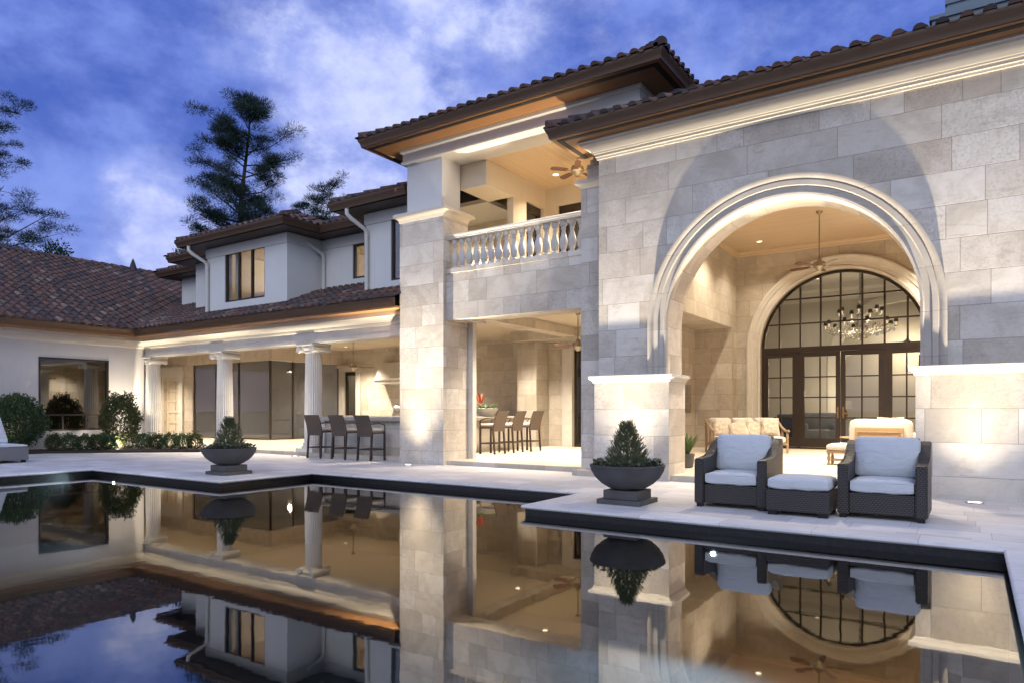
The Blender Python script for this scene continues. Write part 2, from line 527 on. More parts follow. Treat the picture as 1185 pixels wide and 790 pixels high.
def wicker():
    m, h = newmat('dark_resin_wicker')
    u, v, P = wallcoords(h)
    k = 1 / .022
    row = h.m('FLOOR', h.m('MULTIPLY', v, k))
    ph = h.m('MULTIPLY', h.m('FRACT', h.m('MULTIPLY', row, .5)), 2.0)
    fu = h.m('FRACT', h.m('ADD', h.m('MULTIPLY', u, k * .6), h.m('MULTIPLY', ph, .5)))
    fv = h.m('FRACT', h.m('MULTIPLY', v, k))
    hu = h.m('SINE', h.m('MULTIPLY', fu, math.pi))
    hv = h.m('SINE', h.m('MULTIPLY', fv, math.pi))
    hh = h.m('MULTIPLY', h.m('POWER', hu, .6), h.m('POWER', hv, .6))
    c = h.mix(hh, (.008, .0065, .006), (.062, .052, .045))
    b = bump(h, hh, .8, .006)
    finish(h, pbsdf(h, base=c, rough=.45, normal=b, spec=.45))
    return m


M_WICK = wicker()
M_WICKL = simple('brown_wicker_weave', (.075, .052, .038), .5, 0, .35, 60, 140, .6)


# ------------------------------------------------------------------ mesh helpers
class MB:
    def __init__(self):
        self.bm = bmesh.new()
        self.uv = None

    def face(self, pts):
        vs = [self.bm.verts.new(p) for p in pts]
        return self.bm.faces.new(vs)

    def box(self, x0, x1, y0, y1, z0, z1, bev=0.0, seg=2, M=None):
        pts = [(x, y, z) for z in (z0, z1) for y in (y0, y1) for x in (x0, x1)]
        vs = [self.bm.verts.new(p) for p in pts]
        fs = [self.bm.faces.new([vs[i] for i in q]) for q in ((0, 2, 3, 1), (4, 5, 7, 6), (0, 1, 5, 4), (2, 6, 7, 3), (0, 4, 6, 2), (1, 3, 7, 5))]
        if bev:
            es = list({e for f in fs for e in f.edges})
            r = bmesh.ops.bevel(self.bm, geom=es, offset=bev, segments=seg, profile=.5, affect='EDGES')
            vs = list({v for f in r['faces'] for v in f.verts} | {v for v in vs if v.is_valid})
        if M is not None:
            for v in vs:
                v.co = M @ v.co
        return vs

    def tube(self, pts, r, seg=8, cap=True):
        """tube along a polyline; r number or list"""
        pts = [Vector(p) for p in pts]
        rs = r if hasattr(r, '__len__') else [r] * len(pts)
        rings = []
        prev = None
        for i, p in enumerate(pts):
            if i == 0:
                t = pts[1] - p
            elif i == len(pts) - 1:
                t = p - pts[-2]
            else:
                t = (pts[i + 1] - p).normalized() + (p - pts[i - 1]).normalized()
            t.normalize()
            if prev is None:
                a = Vector((0, 0, 1)) if abs(t.z) < .9 else Vector((1, 0, 0))
                n = t.cross(a).normalized()
            else:
                n = (prev - t * prev.dot(t))
                n = n.normalized() if n.length > 1e-6 else t.orthogonal().normalized()
            prev = n
            b = t.cross(n)
            rings.append([self.bm.verts.new(p + (n * math.cos(2 * math.pi * k / seg) + b * math.sin(2 * math.pi * k / seg)) * rs[i]) for k in range(seg)])
        for a, b in zip(rings, rings[1:]):
            for k in range(seg):
                self.bm.faces.new((a[k], a[(k + 1) % seg], b[(k + 1) % seg], b[k]))
        if cap:
            self.bm.faces.new(rings[0][::-1])
            self.bm.faces.new(rings[-1])

    def lathe(self, prof, cx=0, cy=0, cz=0, seg=24, flute=None):
        """prof list of (r,z)"""
        rings = []
        for r, z in prof:
            if r < 1e-5:
                rings.append([self.bm.verts.new((cx, cy, cz + z))])
            else:
                ring = []
                for k in range(seg):
                    rr = r * (flute(k) if flute else 1)
                    ring.append(self.bm.verts.new((cx + rr * math.cos(2 * math.pi * k / seg), cy + rr * math.sin(2 * math.pi * k / seg), cz + z)))
                rings.append(ring)
        for a, b in zip(rings, rings[1:]):
            if len(a) == 1 and len(b) == 1:
                continue
            for k in range(seg):
                k2 = (k + 1) % seg
                if len(a) == 1:
                    self.bm.faces.new((a[0], b[k2], b[k]))
                elif len(b) == 1:
                    self.bm.faces.new((a[k], a[k2], b[0]))
                else:
                    self.bm.faces.new((a[k], a[k2], b[k2], b[k]))
        if len(rings[0]) > 1:
            self.bm.faces.new(rings[0][::-1])
        if len(rings[-1]) > 1:
            self.bm.faces.new(rings[-1])

    def sweep(self, path, prof, closed=False):
        """profile (o,z) swept along plan path; o is measured to the right of travel, mitred"""
        n = len(path)
        P2 = [Vector(p) for p in path]
        rings = []
        for i in range(n):
            if closed:
                d0 = (P2[i] - P2[i - 1]).normalized()
                d1 = (P2[(i + 1) % n] - P2[i]).normalized()
            else:
                d1 = (P2[min(i + 1, n - 1)] - P2[min(i, n - 2)]).normalized()
                d0 = (P2[max(i, 1)] - P2[max(i - 1, 0)]).normalized()
            n0 = Vector((d0.y, -d0.x))
            n1 = Vector((d1.y, -d1.x))
            mm = (n0 + n1)
            mm = mm / max(mm.length_squared / 2, 1e-6) if mm.length > 1e-6 else n0
            rings.append([self.bm.verts.new((P2[i].x + mm.x * o, P2[i].y + mm.y * o, z)) for o, z in prof])
        k = len(prof)
        rng = range(n) if closed else range(n - 1)
        for i in rng:
            a, b = rings[i], rings[(i + 1) % n]
            for j in range(k):
                self.bm.faces.new((a[j], a[(j + 1) % k], b[(j + 1) % k], b[j]))
        if not closed:
            self.bm.faces.new(rings[0][::-1])
            self.bm.faces.new(rings[-1])

    def prism(self, poly, axis, a, b):
        """polygon of 2-D points extruded along axis ('x': pts are (y,z); 'y': (x,z); 'z': (x,y))"""
        def mk(p, t):
            return (t, p[0], p[1]) if axis == 'x' else (p[0], t, p[1]) if axis == 'y' else (p[0], p[1], t)
        A = [self.bm.verts.new(mk(p, a)) for p in poly]
        B = [self.bm.verts.new(mk(p, b)) for p in poly]
        n = len(poly)
        self.bm.faces.new(A)
        self.bm.faces.new(B[::-1])
        for i in range(n):
            self.bm.faces.new((A[i], B[i], B[(i + 1) % n], A[(i + 1) % n]))

    def cells(self, us, zs, solid, t0, t1, axis='y'):
        """wall on a grid of cells; solid(i,j) says which are filled; thickness t0..t1 along axis"""
        def mk(u, t, z):
            return (u, t, z) if axis == 'y' else (t, u, z) if axis == 'x' else (u, z, t)
        V = {}

        def v(i, j, t):
            key = (i, j, t)
            if key not in V:
                V[key] = self.bm.verts.new(mk(us[i], t, zs[j]))
            return V[key]
        nu, nz = len(us) - 1, len(zs) - 1

        def ok(i, j):
            return 0 <= i < nu and 0 <= j < nz and solid(i, j)
        for i in range(nu):
            for j in range(nz):
                if not ok(i, j):
                    continue
                for t in (t0, t1):
                    self.bm.faces.new([v(i, j, t), v(i + 1, j, t), v(i + 1, j + 1, t), v(i, j + 1, t)])
                for (di, dj, a, b) in ((-1, 0, (i, j), (i, j + 1)), (1, 0, (i + 1, j), (i + 1, j + 1)), (0, -1, (i, j), (i + 1, j)), (0, 1, (i, j + 1), (i + 1, j + 1))):
                    if not ok(i + di, j + dj):
                        self.bm.faces.new([v(*a, t0), v(*b, t0), v(*b, t1), v(*a, t1)])

    def wall(self, u0, u1, z0, z1, t0, t1, holes=(), axis='y'):
        us = sorted({u0, u1, *[h[0] for h in holes], *[h[1] for h in holes]})
        zs = sorted({z0, z1, *[h[2] for h in holes], *[h[3] for h in holes]})
        us = [u for u in us if u0 <= u <= u1]
        zs = [z for z in zs if z0 <= z <= z1]

        def solid(i, j):
            um, zm = (us[i] + us[i + 1]) / 2, (zs[j] + zs[j + 1]) / 2
            return not any(h[0] < um < h[1] and h[2] < zm < h[3] for h in holes)
        self.cells(us, zs, solid, t0, t1, axis)

    def arch_wall(self, x0, x1, z0, z1, y0, y1, cx, r, zs, zb, n=40):
        """wall in the x-z plane with a round-headed opening from zb up"""
        bm = self.bm
        arc = [(cx - r * math.cos(math.pi * k / n), zs + r * math.sin(math.pi * k / n)) for k in range(n + 1)]
        for y in (y0, y1):
            def q(*p):
                bm.faces.new([bm.verts.new((a, y, b)) for a, b in p])
            q((x0, z0), (cx - r, z0), (cx - r, zs), (x0, zs))
            q((x0, zs), (cx - r, zs), (cx - r, z1), (x0, z1))
            q((cx + r, z0), (x1, z0), (x1, zs), (cx + r, zs))
            q((cx + r, zs), (x1, zs), (x1, z1), (cx + r, z1))
            for (a, b) in zip(arc, arc[1:]):
                q(a, b, (b[0], z1), (a[0], z1))

        def s(p, p2):
            bm.faces.new([bm.verts.new(c) for c in ((p[0], y0, p[1]), (p2[0], y0, p2[1]), (p2[0], y1, p2[1]), (p[0], y1, p[1]))])
        loop = [(cx - r, z0)] + arc + [(cx + r, z0)]
        for a, b in zip(loop, loop[1:]):
            s(a, b)
        s((x0, z0), (x0, z1))
        s((x0, z1), (x1, z1))
        s((x1, z1), (x1, z0))
        s((cx - r, z0), (x0, z0))
        s((x1, z0), (cx + r, z0))
        bmesh.ops.remove_doubles(bm, verts=bm.verts[:], dist=1e-5)

    def arch_ring(self, cx, zs, zb, y, prof, n=48):
        """moulding round an arch: prof (radius, projection towards -y)"""
        path = [(-1, 0, zb)]
        sec = []
        for (t, ang) in [(0, None)] + [(1, math.pi * k / n) for k in range(n + 1)] + [(2, None)]:
            if t == 0:
                sec.append([(cx - rr, y - pj, zb) for rr, pj in prof])
            elif t == 2:
                sec.append([(cx + rr, y - pj, zb) for rr, pj in prof])
            else:
                sec.append([(cx - rr * math.cos(ang), y - pj, zs + rr * math.sin(ang)) for rr, pj in prof])
        rings = [[self.bm.verts.new(p) for p in s_] for s_ in sec]
        k = len(prof)
        for a, b in zip(rings, rings[1:]):
            for j in range(k):
                self.bm.faces.new((a[j], a[(j + 1) % k], b[(j + 1) % k], b[j]))
        self.bm.faces.new(rings[0][::-1])
        self.bm.faces.new(rings[-1])

    def build(self, name, mat, parent=None, smooth=False, fix=True, off=None):
        if fix:
            bmesh.ops.recalc_face_normals(self.bm, faces=self.bm.faces[:])
        me = bpy.data.meshes.new(name)
        self.bm.to_mesh(me)
        self.bm.free()
        if off is not None:
            me.transform(Matrix.Translation(-Vector(off)))
        mats = mat if isinstance(mat, (list, tuple)) else [mat]
        for q in mats:
            me.materials.append(q)
        o = bpy.data.objects.new(name, me)
        COL.objects.link(o)
        if parent is not None:
            o.parent = parent
        if smooth:
            for p in me.polygons:
                p.use_smooth = True
            try:
                me.set_sharp_from_angle(angle=R(38))
            except Exception:
                pass
        return o


def tag(o, label=None, cat=None, group=None, kind=None):
    if label:
        o['label'] = label
    if cat:
        o['category'] = cat
    if group:
        o['group'] = group
    if kind:
        o['kind'] = kind
    return o


def thing(name, label, cat, loc=(0, 0, 0), rz=0, group=None):
    o = bpy.data.objects.new(name, None)
    o.empty_display_size = .2
    COL.objects.link(o)
    o.location = loc
    o.rotation_euler = (0, 0, rz)
    return tag(o, label, cat, group)


def copy_tree(o, parent=None):
    c = o.copy()
    COL.objects.link(c)
    if parent is not None:
        c.parent = parent
    for ch in list(o.children):
        copy_tree(ch, c)
    return c


def lamp(name, typ, loc, energy, color, target=None, size=.05, spot=None, blend=.6, parent=None):
    l = bpy.data.lights.new(name, typ)
    l.energy = energy
    l.color = color
    if typ in ('SPOT', 'POINT'):
        l.shadow_soft_size = size
    if typ == 'AREA':
        l.size = size
    if spot:
        l.spot_size = R(spot)
        l.spot_blend = blend
    o = bpy.data.objects.new(name, l)
    COL.objects.link(o)
    o.location = loc
    if target is not None:
        o.rotation_euler = (Vector(target) - Vector(loc)).to_track_quat('-Z', 'Y').to_euler()
    if parent is not None:
        o.parent = parent
    return o


WARM = (1.0, .86, .66)
UPW = (1.0, .87, .66)


# ------------------------------------------------------------------ ground, deck, pool
PATH = [(.27, 7.38), (.27, .9), (-15.2, .9), (-15.2, 7.0), (-10.74, 7.0), (-10.74, 9.0), (-4.75, 9.0), (-4.75, 7.38)]
WZ = -.13


def sheet(name, us, vs, solid, z, mat, kind):
    mb = MB()
    for i in range(len(us) - 1):
        for j in range(len(vs) - 1):
            if solid((us[i] + us[i + 1]) / 2, (vs[j] + vs[j + 1]) / 2):
                mb.face([(us[i], vs[j], z), (us[i + 1], vs[j], z), (us[i + 1], vs[j + 1], z), (us[i], vs[j + 1], z)])
    bmesh.ops.remove_doubles(mb.bm, verts=mb.bm.verts[:], dist=1e-5)
    return tag(mb.build(name, mat, fix=False), kind=kind)


def in_pool(x, y, e=0.0):
    if -15.2 - e < x < .27 + e and .9 - e < y < 7.0 + e:
        return True
    if -10.74 - e < x < -4.75 + e and 7.0 - e < y < 9.0 + e:
        return True
    if -4.75 - e < x < .27 + e and 7.0 - e < y < 7.38 + e:
        return True
    return False


c_ = .32
us = sorted({-26.0, -15.2 - c_, -15.2, -10.74 - c_, -10.74, -4.75, -4.75 + c_, .27, .27 + c_, 9.0, -4.75 - c_, -10.74 + c_})
vs = sorted({-6.0, .9 - c_, .9, 7.0, 7.0 + c_, 7.38, 7.38 + c_, 9.0, 9.0 + c_, 24.0})
sheet('pool_deck', us, vs, lambda x, y: not in_pool(x, y, c_), 0.0, M_DECK, 'structure')
sheet('lawn', [-1500, -26, 9, 1500], [-1500, -6, 24, 1500], lambda x, y: not (-26 < x < 9 and -6 < y < 24), -.012, M_LAWN, 'structure')
mb = MB()
mb.sweep(PATH, [(-c_, -.05), (-c_, .002), (.0, .004), (.022, .001), (.036, -.009), (.042, -.025), (.036, -.041), (.022, -.05)], closed=True)
tag(mb.build('pool_coping', M_COPE, smooth=True), kind='structure')
mb = MB()
mb.sweep(PATH, [(0, -.051), (-.12, -.051), (-.12, -1.4), (0, -1.4)], closed=True)
tag(mb.build('pool_wall', M_PTILE), kind='structure')
sheet('pool_floor', sorted({-15.2, -10.74, -4.75, .27}), [.9, 7.0, 7.38, 9.0], lambda x, y: in_pool(x, y), -1.38, M_PFLOOR, 'structure')
sheet('pool_water', sorted({-15.2, -10.74, -4.75, .27}), [.9, 7.0, 7.38, 9.0], lambda x, y: in_pool(x, y), WZ, M_WATER, 'structure')
# raised porch floors and their step
mb = MB()
mb.box(-33, -11.0, 12.15, 20.1, .0, .10)
mb.box(-10.99, -6.27, 11.86, 15.1, .0, .101)
mb.box(-10.99, -7.28, 15.101, 22.0, .0, .101)
tag(mb.build('porch_floor', M_FLOOR), kind='structure')
mb = MB()
mb.box(-6.2, .9, 11.25, 21.5, .0, .10)
mb.box(-7.25, -6.201, 15.0, 20.9, .0, .10)
tag(mb.build('loggia_floor', M_FLOOR), kind='structure')
# planting bed in front of the left wing
mb = MB()
bed = [(-22.95, -2), (-22.0, -2), (-21.95, 7.6), (-21.7, 8.7), (-20.6, 9.9), (-19.5, 10.8), (-18.7, 11.5), (-18.9, 12.05), (-22.95, 12.05)]
mb.prism(bed, 'z', .002, .07)
tag(mb.build('planting_bed', M_MULCH), kind='structure')

# ------------------------------------------------------------------ THE HOUSE
HX = (-8.0, 14.0, 0.0)
house = thing('house', 'two storey limestone and white stucco house with clay tiled roofs, round archway and balcony', 'house', HX)


def hp(mb, name, mat, smooth=False, parent=None, label=None, kind=None):
    """part of the house, given in world metres"""
    o = mb.build(name, mat, parent or house, smooth, off=HX)
    if label:
        o['label'] = label
    if kind:
        o['kind'] = kind
    return o


# --- arched loggia --------------------------------------------------
YP, YW = 11.16, 11.22
CX, RI, RO, ZS = -2.465, 1.865, 2.185, 2.66
mb = MB()
mb.arch_wall(-5.63, 3.6, 1.83, 6.02, YW, 11.92, CX, RI, ZS, 1.83)
hp(mb, 'wall', M_STONE)
for xa, xb in ((-5.69, -4.28), (-.66, 3.66)):
    mb = MB()
    mb.box(xa, xb, YP, 11.95, 0, 1.70)
    p = hp(mb, 'pier', M_STONE)
    mb = MB()
    prof = [(-.3, 1.701), (.012, 1.701), (.03, 1.725), (.03, 1.74), (.07, 1.77), (.085, 1.775), (.085, 1.825), (-.3, 1.825)]
    mb.sweep([(xa, 11.95), (xa, YP), (xb, YP), (xb, 11.95)], prof)
    mb.box(xa + .2, xb - .2, YP + .2, 11.948, 1.703, 1.824)
    hp(mb, 'pier_cap', M_CARVED, parent=p)
# moulded ring round the arch
mb = MB()
mb.arch_ring(CX, ZS, 1.828, YW, [(RI - .004, -.02), (RI - .004, .055), (RI + .03, .065), (RI + .05, .04), (RI + .13, .045), (RI + .145, .07), (RI + .215, .078), (RI + .225, .06), (RI + .255, .085), (RI + .29, .105), (RO, .105), (RO, -.02)])
hp(mb, 'arch_moulding', M_ARCH, True)
# cornice, soffit, vent strip, gutter
cor = [(0, 5.74), (.03, 5.74), (.035, 5.775), (.055, 5.785), (.055, 5.83), (.075, 5.835), (.08, 5.86), (.10, 5.865), (.13, 5.905), (.19, 5.945), (.25, 5.965), (.26, 6.0), (.285, 6.005), (.285, 6.035), (0, 6.035)]
lp = [(-5.63, 11.73), (-5.63, YW), (3.6, YW), (3.6, 20)]
mb = MB()
mb.sweep(lp, cor)
hp(mb, 'cornice', M_CAST, True)
mb = MB()
mb.sweep(lp, [(.02, 6.036), (.636, 6.036), (.636, 6.075), (.02, 6.075)])
sof = hp(mb, 'soffit', M_SOFFIT)
mb = MB()
mb.sweep(lp, [(.47, 6.028), (.565, 6.028), (.565, 6.045), (.47, 6.045)])
hp(mb, 'soffit_vent', M_VENT, parent=sof)
GUT = [(.637, .0), (.662, .0), (.668, .035), (.682, .08), (.703, .115), (.72, .15), (.72, .185), (.66, .185), (.645, .17), (.637, .17)]


def gutter(path, z, shift=0.0, parent=None):
    mb = MB()
    mb.sweep(path, [(o + shift, z + zz) for o, zz in GUT])
    return hp(mb, 'gutter', M_GUTTER, True, parent)


# --- roof tiles -----------------------------------------------------
def clip_v(poly, u):
    """v-range of a convex polygon at u"""
    vs_ = []
    n = len(poly)
    for i in range(n):
        (a, b), (c, d) = poly[i], poly[(i + 1) % n]
        if (a - u) * (c - u) <= 0 and abs(a - c) > 1e-9:
            vs_.append(b + (d - b) * (u - a) / (c - a))
    return (min(vs_), max(vs_)) if len(vs_) >= 2 else None


def tile_field(mb, o, eu, ev, nrm, poly, w=.255, L=.40, seg=5, start=0.0):
    """barrel tiles over a sloping polygon. o origin, eu along the eave, ev up the slope, nrm out of the roof"""
    bm = mb.bm
    if mb.uv is None:
        mb.uv = bm.loops.layers.uv.new('UVMap')
    uv = mb.uv
    o, eu, ev, nrm = Vector(o), Vector(eu).normalized(), Vector(ev).normalized(), Vector(nrm).normalized()
    umin = min(p[0] for p in poly)
    umax = max(p[0] for p in poly)

    def F(vs_, rr):
        f = bm.faces.new(vs_)
        f.smooth = True
        for l in f.loops:
            l[uv].uv = (rr, .5)
        return f
    # under-sheet
    base = [bm.verts.new(o + eu * a + ev * b + nrm * .005) for a, b in poly]
    F(base, .05)
    nc = int((umax - umin) / w) + 1
    for c in range(nc):
        u = umin + (c + .5) * w
        rg = clip_v(poly, min(max(u, umin + .01), umax - .01))
        if not rg:
            continue
        v0, v1 = rg
        rows = max(1, int(math.ceil((v1 - v0) / L)))
        for k in range(rows):
            a = v0 + k * L - (.05 if k == 0 else 0)
            b = min(v0 + (k + 1) * L + .05, v1 + .02)
            ja = random.uniform(-.012, .012)
            ju = random.uniform(-.008, .008)
            for kind in (0, 1):
                rr = random.random()
                uc = u + ju + (w * .5 if kind else 0)
                if kind and uc > umax:
                    continue
                r0, r1 = (.078, .064) if not kind else (.066, .074)
                ra, rb = [], []
                for s in range(seg + 1):
                    t = math.pi * s / seg
                    for rad, vv, lst, lift in ((r0, a + ja, ra, .040 if not kind else .030), (r1, b, rb, .022 if not kind else .018)):
                        x = -math.cos(t) * rad
                        y = math.sin(t) * rad * (.86 if not kind else -.35) + (lift if not kind else .030)
                        lst.append(bm.verts.new(o + eu * (uc + x) + ev * vv + nrm * y))
                for s in range(seg):
                    F((ra[s], ra[s + 1], rb[s + 1], rb[s]), rr)
                if not kind:
                    f = bm.faces.new(ra)
                    for l in f.loops:
                        l[uv].uv = (rr * .6, .5)
    return mb


def slope_field(mb, ox, oy, oz, ang, slope, poly_plan, **kw):
    """ang: plan direction of the eave (radians); the roof rises to the left of it. poly_plan is (u, plan run)"""
    cs = 1 / math.sqrt(1 + slope * slope)
    eu = Vector((math.cos(ang), math.sin(ang), 0))
    inw = Vector((-math.sin(ang), math.cos(ang), 0))
    ev = (inw + Vector((0, 0, slope))).normalized()
    nrm = eu.cross(ev)
    tile_field(mb, (ox, oy, oz), eu, ev, nrm, [(u, r / cs) for u, r in poly_plan], **kw)


def ridge_tiles(mb, a, b, r=.11, L=.40):
    a, b = Vector(a), Vector(b)
    d = (b - a)
    n = max(1, int(d.length / L))
    uv = mb.uv or mb.bm.loops.layers.uv.new('UVMap')
    mb.uv = uv
    t = d.normalized()
    side = t.cross(Vector((0, 0, 1))).normalized()
    upv = side.cross(t)
    for k in range(n):
        p0, p1 = a + d * (k / n), a + d * ((k + 1.12) / n)
        rr = random.random()
        A, B = [], []
        for s in range(7):
            th = math.pi * s / 6
            for p, rad, lst, lift in ((p0, r, A, .03), (p1, r * .86, B, .005)):
                lst.append(mb.bm.verts.new(p + side * (-math.cos(th) * rad) + upv * (math.sin(th) * rad + lift)))
        for s in range(6):
            f = mb.bm.faces.new((A[s], A[s + 1], B[s + 1], B[s]))
            f.smooth = True
            for l in f.loops:
                l[uv].uv = (rr, .5)
        f = mb.bm.faces.new(A)
        for l in f.loops:
            l[uv].uv = (rr * .6, .5)


def roof(mb, name='roof', label=None):
    return hp(mb, name, M_TILE, False, label=label)


SL = .42
EX, EY = -5.63 - .68, YW - .68
mb = MB()
zE = 6.21
slope_field(mb, EX, EY, zE, 0, SL, [(0, 0), (10.5, 0), (10.5, 5.6), (5.6, 5.6), (1.26, 1.26)])
slope_field(mb, EX, 11.72, zE, -math.pi / 2, SL, [(0, 0), (1.18, 0), (0, 1.18)])
ridge_tiles(mb, (EX, EY, zE + .03), (EX + 1.2, EY + 1.2, zE + .03 + SL * 1.2))
rl = roof(mb)
gutter(lp, 6.045, parent=rl)
# back slope of the loggia roof and chimney
mb = MB()
slope_field(mb, 4.2, 22.2, zE, math.pi, SL, [(0, 0), (9.2, 0), (9.2, 6.0), (0, 6.0)])
roof(mb)
mb = MB()
mb.box(-.58, 1.6, 14.0, 15.2, 7.2, 7.98)
mb.box(-.62, 1.64, 13.96, 15.24, 7.98, 8.05)
mb.box(-.36, 1.4, 14.15, 15.1, 8.05, 9.3)
for k in range(8):
    mb.box(-.39, 1.43, 14.12, 15.13, 8.12 + k * .145, 8.21 + k * .145, M=None)
hp(mb, 'chimney', stucco('slate_blue_siding', (.20, .25, .29)), parent=rl, label='slate blue sided chimney on the arched wing roof')

# --- loggia interior -----------------------------------------------
YB, LX, RX, ZC = 21.15, -5.96, .30, 5.98
DCX, DR, DZS = -3.09, 2.16, 3.02
mb = MB()
mb.arch_wall(LX - .25, RX + .3, .10, ZC + .02, YB, YB + .35, DCX, DR, DZS, .10)
hp(mb, 'wall', M_STONEW)
mb = MB()
mb.wall(11.93, YB - .002, .10, ZC, LX - .28, LX, holes=[(15.3, 20.66, .0, 3.67)], axis='x')
hp(mb, 'wall', M_STONEW)
# deep recess in the left wall
mb = MB()
mb.wall(15.1, 20.9, .10, 3.7, LX - 1.3, LX - 1.12, holes=[(19.3, 20.3, 1.15, 1.98)], axis='x')
mb.box(LX - 1.12, LX - .282, 15.1, 15.298, .10, 3.7)
mb.box(LX - 1.12, LX - .282, 20.662, 20.9, .10, 3.7)
mb.box(LX - 1.12, LX - .282, 15.1, 20.9, 3.672, 3.9)
mb.box(LX - 1.6, LX - 1.302, 19.2, 20.4, 1.1, 2.05)
hp(mb, 'fireplace_recess', M_STONEW)
mb = MB()
mb.wall(11.93, YB - .002, .10, ZC, RX, RX + .28, axis='x')
hp(mb, 'wall', M_STONEW)
mb = MB()
mb.box(LX - .2, RX + .2, 11.91, YB + .3, ZC + .003, ZC + .08)
ceil_l = hp(mb, 'ceiling', M_WOODCEIL)
mb = MB()
mb.sweep([(LX, 11.94), (LX, YB), (RX, YB), (RX, 11.94)], [(.0, ZC - .14), (.03, ZC - .14), (.05, ZC - .10), (.09, ZC - .04), (.10, ZC), (.0, ZC)])
hp(mb, 'crown_moulding', M_WOODCEIL, parent=ceil_l)
# arch ring round the doors
mb = MB()
mb.arch_ring(DCX, DZS, .10, YB, [(DR - .0, -.02), (DR, .05), (DR + .06, .07), (DR + .09, .045), (DR + .2, .05), (DR + .22, .075), (DR + .30, .085), (DR + .33, .11), (DR + .38, .11), (DR + .38, -.02)])
hp(mb, 'arch_moulding', M_CARVED, True)


# french doors with arched transom
def bar(mb, x0, x1, y0, y1, z0, z1):
    mb.box(x0, x1, y0, y1, z0, z1)


door = MB()
yd = YB + .12
ring = [(DR - .01, 0), (DR - .01, -.09), (DR - .085, -.09), (DR - .085, 0)]
door.arch_ring(DCX, DZS, .10, yd, [(r, p - .0) for r, p in ring])
door.box(DCX - DR + .08, DCX + DR - .08, yd + .002, yd + .088, 2.90, 3.06)     # transom
door.box(DCX - DR + .08, DCX + DR - .08, yd + .001, yd + .089, .10, .15)
fd = hp(door, 'french_door', M_DOORW)
mull = [-4.74, -4.16, -3.61, -3.09, -2.54, -1.99, -1.44]
mb = MB()
rr_ = DR - .08
for x in mull:
    zt = DZS + math.sqrt(max(0, rr_ ** 2 - (x - DCX) ** 2))
    mb.box(x - .025, x + .025, yd + .02, yd + .07, 3.06, zt)
for z in (3.73, 4.45):
    hw = math.sqrt(max(0, rr_ ** 2 - (z - DZS) ** 2))
    mb.box(DCX - hw, DCX + hw, yd + .025, yd + .066, z - .022, z + .022)
hp(mb, 'fanlight', M_DOORW, parent=fd)
leafx = [(-5.17, -4.26), (-4.16, -3.10), (-3.08, -2.02), (-1.92, -1.01)]
for i, (a, b) in enumerate(leafx):
    mb = MB()
    st = .115
    z0, z1 = .16, 2.895
    mb.wall(a, b, z0, z1, yd + .01, yd + .08, holes=[(a + st, b - st, z0 + .26, z1 - .13)])
    xm = (a + b) / 2
    mb.box(xm - .02, xm + .02, yd + .025, yd + .065, z0 + .26, z1 - .13)
    for k in range(1, 4):
        z = z0 + .26 + (z1 - .13 - z0 - .26) * k / 4
        for (p, q) in ((a + st, xm - .02), (xm + .02, b - st)):
            mb.box(p, q, yd + .028, yd + .062, z - .018, z + .018)
    lf = hp(mb, 'door_leaf', M_DOORW, parent=fd)
for x in (-4.21, -1.97):
    mb = MB()
    mb.box(x - .05, x + .05, yd + .003, yd + .087, .15, 2.90)
    hp(mb, 'door_post', M_DOORW, parent=fd)
for s in (-1, 1):
    mb = MB()
    xh = DCX + s * .07
    mb.box(xh - .018, xh + .018, yd - .006, yd + .01, 1.0, 1.32)
    mb.tube([(xh, yd, 1.14), (xh, yd - .05, 1.14), (xh + s * .12, yd - .055, 1.14)], .010, 6)
    hp(mb, 'handle', M_BRASS, parent=fd)
mb = MB()
arc = [(DCX - rr_ * math.cos(math.pi * k / 40), DZS + rr_ * math.sin(math.pi * k / 40)) for k in range(41)]
mb.face([(a, yd + .045, b) for a, b in [(DCX - rr_, .15)] + arc + [(DCX + rr_, .15)]])
hp(mb, 'door_glass', M_GLASS, parent=fd)
# room behind the doors
mb = MB()
mb.arch_wall(-8.0, 2.6, .10, 6.2, 28.0, 28.3, -2.0, 2.2, 2.9, .10)
hp(mb, 'interior_wall', M_GREIGE)
mb = MB()
mb.arch_ring(-2.0, 2.9, .10, 28.0, [(2.2, 0), (2.2, .05), (2.35, .07), (2.5, .07), (2.5, 0)])
hp(mb, 'interior_arch_trim', M_TRIM, True)
mb = MB()
mb.wall(21.51, 28.0, .10, 6.2, -7.9, -7.7, axis='x')
mb.wall(21.51, 28.0, .10, 6.2, 2.3, 2.5, axis='x')
mb.box(-8, 2.6, 30.5, 30.7, .1, 6.2)
hp(mb, 'interior_wall', M_GREIGE)
mb = MB()
mb.box(-8, 2.6, 21.51, 30.7, 5.9, 6.1)
mb.sweep([(-7.7, 21.55), (-7.7, 28), (2.3, 28), (2.3, 21.55)], [(0, 5.3), (.05, 5.3), (.07, 5.42), (.16, 5.5), (.18, 5.62), (.34, 5.7), (.36, 5.898), (0, 5.898)])
hp(mb, 'interior_ceiling', M_TRIM)
mb = MB()
mb.box(-8, 2.6, 21.505, 30.7, .0, .098)
hp(mb, 'interior_floor', M_FLOOR)

